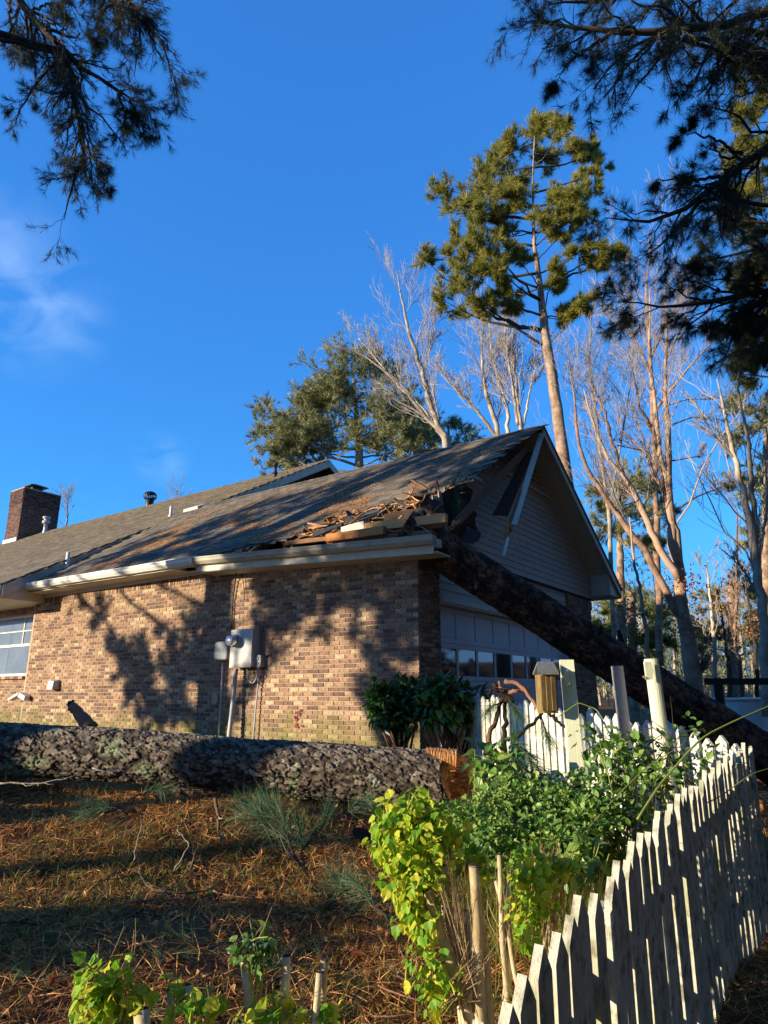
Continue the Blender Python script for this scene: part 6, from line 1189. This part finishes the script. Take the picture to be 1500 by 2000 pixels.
bare('pale slender bare tree standing at the right edge', [L([(1500, 1400), (1492, 1200), (1478, 1100), (1455, 980), (1432, 890), (1415, 800), (1400, 740)], [.16, .14, .12, .09, .05, .02], 17), L([(1478, 1100), (1470, 960), (1460, 850), (1440, 760), (1445, 700)], [.09, .07, .04, .02], 17), L([(1480, 1110), (1500, 980), (1495, 900)], [.06, .04, .02], 17), L([(1490, 1180), (1450, 1110), (1420, 1080)], [.05, .03, .015], 17), L([(1440, 900), (1400, 860), (1370, 810), (1350, 770)], [.05, .03, .015], 17)], 'palebark', 17, gens=((8, .4, .6), (5, .5, .6), (4, .6, .6)), tw=.006)
bare('bare tree leaning left behind the roof with silvery limbs', [L([(905, 990), (872, 860), (850, 820), (820, 720), (800, 650), (785, 590), (775, 530)], [.22, .2, .14, .08, .03], 30), L([(872, 860), (820, 800), (770, 740), (720, 700), (680, 680)], [.14, .09, .05, .02], 30), L([(860, 840), (800, 770), (750, 720), (700, 660)], [.1, .07, .04, .02], 30), L([(850, 810), (830, 720), (850, 640)], [.08, .05, .02], 30), L([(890, 900), (850, 830), (810, 800), (730, 760)], [.1, .07, .03], 30), L([(820, 720), (845, 660), (850, 590)], [.05, .03, .015], 30)], 'palebark', 30, gens=((13, .42, .55), (7, .5, .5), (5, .6, .5)), tw=.006)
bare('bare tree with a dark leaning limb just left of the gable peak', [L([(1000, 1000), (975, 850), (950, 770), (940, 700), (945, 600)], [.16, .13, .08, .02], 27), L([(985, 870), (930, 800), (880, 750), (850, 710)], [.1, .06, .03], 27), L([(1000, 900), (990, 800), (960, 690), (955, 620)], [.12, .08, .03], 27)], 'palebark', 27, gens=((13, .42, .5), (8, .5, .5), (6, .6, .5)), tw=.0065)
bare('pair of slim upright bare stems right behind the gable peak', [L([(1025, 1000), (1018, 830), (1005, 720), (1000, 630)], [.14, .11, .06, .02], 26), L([(1012, 830), (1000, 740), (985, 660), (990, 600)], [.09, .05, .02], 26), L([(1020, 840), (1040, 740), (1060, 680)], [.07, .04, .02], 26)], 'palebark', 26, gens=((12, .42, .45), (8, .5, .5), (6, .6, .5)), tw=.0065)
bare('thin bare tree between the tall pine and the many limbed tree', [L([(1200, 1300), (1190, 1000), (1170, 860), (1150, 700), (1155, 600)], [.12, .1, .07, .02], 28), L([(1190, 1000), (1210, 880), (1230, 760), (1240, 640)], [.07, .04, .02], 28), L([(1180, 900), (1150, 800), (1110, 740)], [.06, .03, .015], 28)], 'palebark', 28, gens=((10, .42, .5), (7, .5, .5), (5, .6, .5)), tw=.0055)
bare('hazy pinkish bare tree behind the dark boughs', [L([(1290, 1300), (1280, 900), (1270, 700), (1260, 560), (1270, 500)], [.2, .16, .1, .03], 33), L([(1275, 740), (1220, 620), (1190, 540)], [.1, .06, .02], 33), L([(1270, 700), (1320, 600), (1340, 520)], [.1, .05, .02], 33), L([(1280, 800), (1360, 700), (1420, 640)], [.1, .05, .02], 33)], 'pinkbark', 33, gens=((13, .42, .55), (7, .5, .5), (5, .6, .5)), tw=.006)
bare('slender brown sapling stem before the low green pine', [L([(1268, 1300), (1262, 1230), (1250, 1150), (1235, 1080), (1230, 1010)], [.07, .06, .04, .02], 18)], 'pinkbark', 18, gens=((6, .3, .6), (4, .5, .6)), tw=.006, leaf=[(*P(1210, 1205, D=18), .25), (*P(1235, 1200, D=18), .2)], nleaf=160)
for k, (a_, b_, c_, d_, lab) in enumerate(((1395, 1420, 1380, 1100, 'grey stem with rusty leaves right of the thick bare trunk'), (1430, 1420, 1400, 1150, 'leaning dark stem crossing the far hillside'), (1455, 1420, 1420, 1180, 'thin stem with rusty leaf clusters near the rail fence'), (1480, 1400, 1455, 1130, 'darkest slim stem left of the pale tree'), (1420, 1400, 1440, 1000, 'upright far stem below the crooked dead limb'))):
    bare(lab, [L([(a_, b_), ((a_+c_)/2+8, (b_+d_)/2), (c_, d_)], [.10, .08, .03], 23+k)], ('palebark', 'darkbark', 'pinkbark', 'darkbark', 'pinkbark')[k], 23, gens=((8, .35, .6), (5, .5, .6), (3, .6, .6)), tw=.007, leaf=[(*P(c_+10+20*(k % 2), d_+90, D=23), .35), (*P(c_+40, d_+60, D=23), .3)], nleaf=260 if k in (0, 2, 3) else 0)
for k, (a_, b_, w_) in enumerate(((130, 960, 16), (690, 900, 0), (345, 955, 8))):
    if w_: bare(('faint far bare treetop beside the chimney', '', 'faint far bare treetop beside the turbine vent')[k], [L([(a_, 1060), (a_+2, 1000), (a_, b_)], [.12, .08, .03], 60)], 'twig', 60, gens=((12, .6, .5), (7, .5, .5), (4, .6, .5)), tw=.007)
# far wood behind everything at the right, too dense to count
def wood(name, label, N, xr, yr, D, h, m, tr=True):
    G = Geo(); cs = []
    for k in range(N):
        px = rng.uniform(*xr); d_ = rng.uniform(*D); q = P(px, 1350, D=d_); z0_ = float(gz(q[0], q[1])); H_ = h*rng.uniform(.6, 1.15)
        lean = rng.normal(0, .4, 2); V, F = bt(np.array([[q[0], q[1], z0_-.3], [q[0]+lean[0]*.5, q[1]+lean[1]*.5, z0_+H_*.5], [q[0]+lean[0], q[1]+lean[1], z0_+H_]])[None], np.array([[.13, .10, .03]]), 5); G.add(V, F)
        for _ in range(14): cs.append((q[0]+rng.normal(0, 1.3), q[1]+rng.normal(0, 1.3), z0_+H_*rng.uniform(.15, 1.05)))
    cs = np.array(cs); t_ = Geo(); V, F, v = needles(np.repeat(cs, 6, 0)+rng.normal(0, .45, (len(cs)*6, 3)), rng.normal(size=(len(cs)*6, 3)), 7, .5, .05, .8)
    V1, F1, mi1, v1 = G.get(); n1 = len(V1); Fs = F1+[F+n1]; nf1 = len(mi1)
    # faces: tris and quads kept apart by mesh_np in list order
    o = mk(name, np.concatenate([V1, V]), Fs, [M['palebark'], M[m]], None, np.concatenate([v1, v]), midx=np.concatenate([mi1*0, np.ones(len(F), int)]), stuff=True); tag(o, label, 'woods')
wood('far_woods', 'mixed olive and grey woodland closing the view at the right', 130, (1120, 1640), None, (45, 75), 9, 'needleo')
wood('far_woods', 'lower brushy wood behind the whole house', 80, (-300, 1120), None, (60, 85), 5, 'needleo')
# black rail fence, white liner and dead leaf bank at the far right
rf = thing('rail_fence', 'black wooden rail fence crossing behind the leaning trunk at the right', 'fence', gpt(1450, 1400, 13)); 
mk('rail', beamv(P(1375, 1331, D=13.2), P(1640, 1331, D=12.4), .05, .12), BOXF, M['rail'], rf)
for a_ in (1402, 1560): q = P(a_, 1331, D=13.1-.004*(a_-1402)); mk('rail_post', boxv((q[0]-.07, q[1]-.07, -.3), (q[0]+.07, q[1]+.07, q[2]-.06)), BOXF, M['rail'], rf)
pl_ = thing('white_pool_wall', 'low white curved pool wall seen beyond the black rail fence', 'pool', gpt(1455, 1400, 19)); q = P(1465, 1366, D=19); zt = q[2]; c0 = q+Hh*2.4; a_ = np.linspace(-.2, math.pi+.2, 24)
rm = [c0+Rr*math.cos(x)*1.3-Hh*math.sin(x)*2.4 for x in a_]; V = np.array([[p_[0], p_[1], z] for p_ in rm for z in (-.2, zt)]); i = np.arange(23)*2; mk('pool_side', V, np.stack([i, i+2, i+3, i+1], 1), M['tarp'], pl_)
V, F = bt(np.array([[p_[0], p_[1], zt] for p_ in rm])[None], np.full((1, 24), .05), 6); mk('pool_rim', V, F, M['tarp'], pl_, smooth=True)
xs = rng.uniform(-2, 9, 9000); ys = rng.uniform(0, 16, 9000); k = (xs > 3.2) | (ys > 9); k &= rng.random(9000) < sstep(.35, .6, fbm(np.stack([xs*.6, ys*.6, xs*0], -1))); p = np.stack([xs[k], ys[k], gz(xs[k], ys[k])+.04], 1)
V, F = binst(leafV(.45), LF, frames(rng.normal(size=(len(p), 3))*[1, 1, .3])*.11, p); o = mk('leaf_litter', V, F, M['oleaf'], None, np.repeat(rng.random(len(p)), len(LF)), stuff=True); tag(o, 'rusty dead leaves covering the ground beyond the leaning trunk', 'dead leaves')

def sidewood(label, pts, h):  # unseen woods added at the right and rear to block sky light
    G = Geo(); cs = []
    for (x, y) in pts:
        z0_ = float(gz(x, y)); H_ = h*rng.uniform(.8, 1.15); V, F = bt(np.array([[x, y, z0_-.3], [x+.2, y, z0_+H_*.5], [x, y+.2, z0_+H_]])[None], np.array([[.22, .16, .04]]), 7); G.add(V, F)
        for _ in range(46): cs.append((x+rng.uniform(-2.2, 2.2), y+rng.uniform(-2.2, 2.2), z0_+H_*rng.uniform(.12, 1.0)))
    cs = np.array(cs); V, F, v = needles(np.repeat(cs, 7, 0)+rng.uniform(-.8, .8, (len(cs)*7, 3)), rng.normal(size=(len(cs)*7, 3)), 8, .6, .12, .8)
    V1, F1, mi1, v1 = G.get(); n1 = len(V1); o = mk('sky_block_woods', np.concatenate([V1, V]), F1+[F+n1], [M['pinebark'], M['needled']], None, np.concatenate([v1, v]), midx=np.concatenate([mi1*0, np.ones(len(F), int)]), stuff=True); tag(o, label, 'woods')
sidewood('evergreen woods outside the frame right of the yard, added to cut sky light', [(rng.uniform(9.5, 17), y) for y in np.arange(-14, 16, 1.3)]+[(rng.uniform(12, 22), y) for y in np.arange(-14, 26, 1.8)], 15)
sidewood('evergreen woods outside the frame behind the photographer, added to cut sky light', [(x, rng.uniform(-22, -15)) for x in np.arange(3.5, 16, 1.3)], 14)

# storm litter on the yard: bark chips, single leaves
xs, ys = scatter(900, 2.4, 7.5); p = np.stack([xs, ys, gz(xs, ys)+.03], 1); k = ys < -.3; p = p[k]
V, F = binst(leafV(.5), LF, frames(rng.normal(size=(len(p), 3))*[1, 1, .3])*rng.uniform(.02, .06, (len(p), 1, 1)), p); o = mk('leaf_litter', V, F, M['oleaf'], None, np.repeat(rng.random(len(p)), len(LF)), stuff=True); tag(o, 'small brown leaves and chips scattered through the yard straw', 'dead leaves')
p = p[:500]+rng.normal(0, .2, (min(500, len(p)), 3))*[1, 1, 0]; p[:, 2] = gz(p[:, 0], p[:, 1])+.025
CV = boxv((-.5, -.3, -.08), (.5, .3, .08)); CV[[1, 6]] *= .6; V, F = binst(CV, BOXF, frames(rng.normal(size=(len(p), 3))*[1, 1, .2], )*rng.uniform(.02, .06, (len(p), 1, 1)), p); o = mk('bark_chips', V, F, M['leanbark'], None, np.repeat(rng.random(len(p)), 6), stuff=True); tag(o, 'dark bark chips knocked loose and strewn before the log', 'bark chips')
q = LA[-1, :3]+eb*.1; p = np.stack([q[0]+rng.normal(0, .25, 1500), q[1]-.05+rng.normal(0, .25, 1500), np.zeros(1500)], 1); p[:, 2] = gz(p[:, 0], p[:, 1])+.03
V, F = binst(CV, BOXF, frames(rng.normal(size=(len(p), 3))*[1, 1, .3])*rng.uniform(.008, .03, (len(p), 1, 1)), p); o = mk('wood_chips', V, F, M['rot'], None, np.repeat(rng.random(len(p)), 6), stuff=True); tag(o, 'orange rotten wood crumbs spilled below the torn log end', 'wood chips')

xs, ys = scatter(170, 2.6, 6.4, amax=.2); k = ys < -.5; xs, ys = xs[k], ys[k]; n = len(xs); p = np.stack([xs, ys, gz(xs, ys)+.03], 1); d = rng.normal(size=(n, 3)); d[:, 2] = np.abs(d[:, 2])*.25
V, F, v = needles(p, unit(d), 26, .17, .0024, .5, .05); o = mk('needle_sprigs', V, F, M['needleb'], None, v, stuff=True); tag(o, 'green pine needle clusters broken off and strewn over the straw', 'pine needles')
G = Geo()
for x, y in zip(xs[:90]+.1, ys[:90]):
    a_ = rng.uniform(0, 6.3); L_ = rng.uniform(.1, .4); z_ = float(gz(x, y))+.03; tube(G, [(x, y, z_), (x+math.cos(a_)*L_*.5, y+math.sin(a_)*L_*.5, z_+rng.uniform(0, .03)), (x+math.cos(a_+.3)*L_, y+math.sin(a_+.3)*L_, z_+.01)], [.005, .004, .002], 5, 6)
o = G.build('twig_litter', M['leanbark'], None, stuff=True); tag(o, 'short broken brown twigs littering the yard in front of the log', 'twigs')
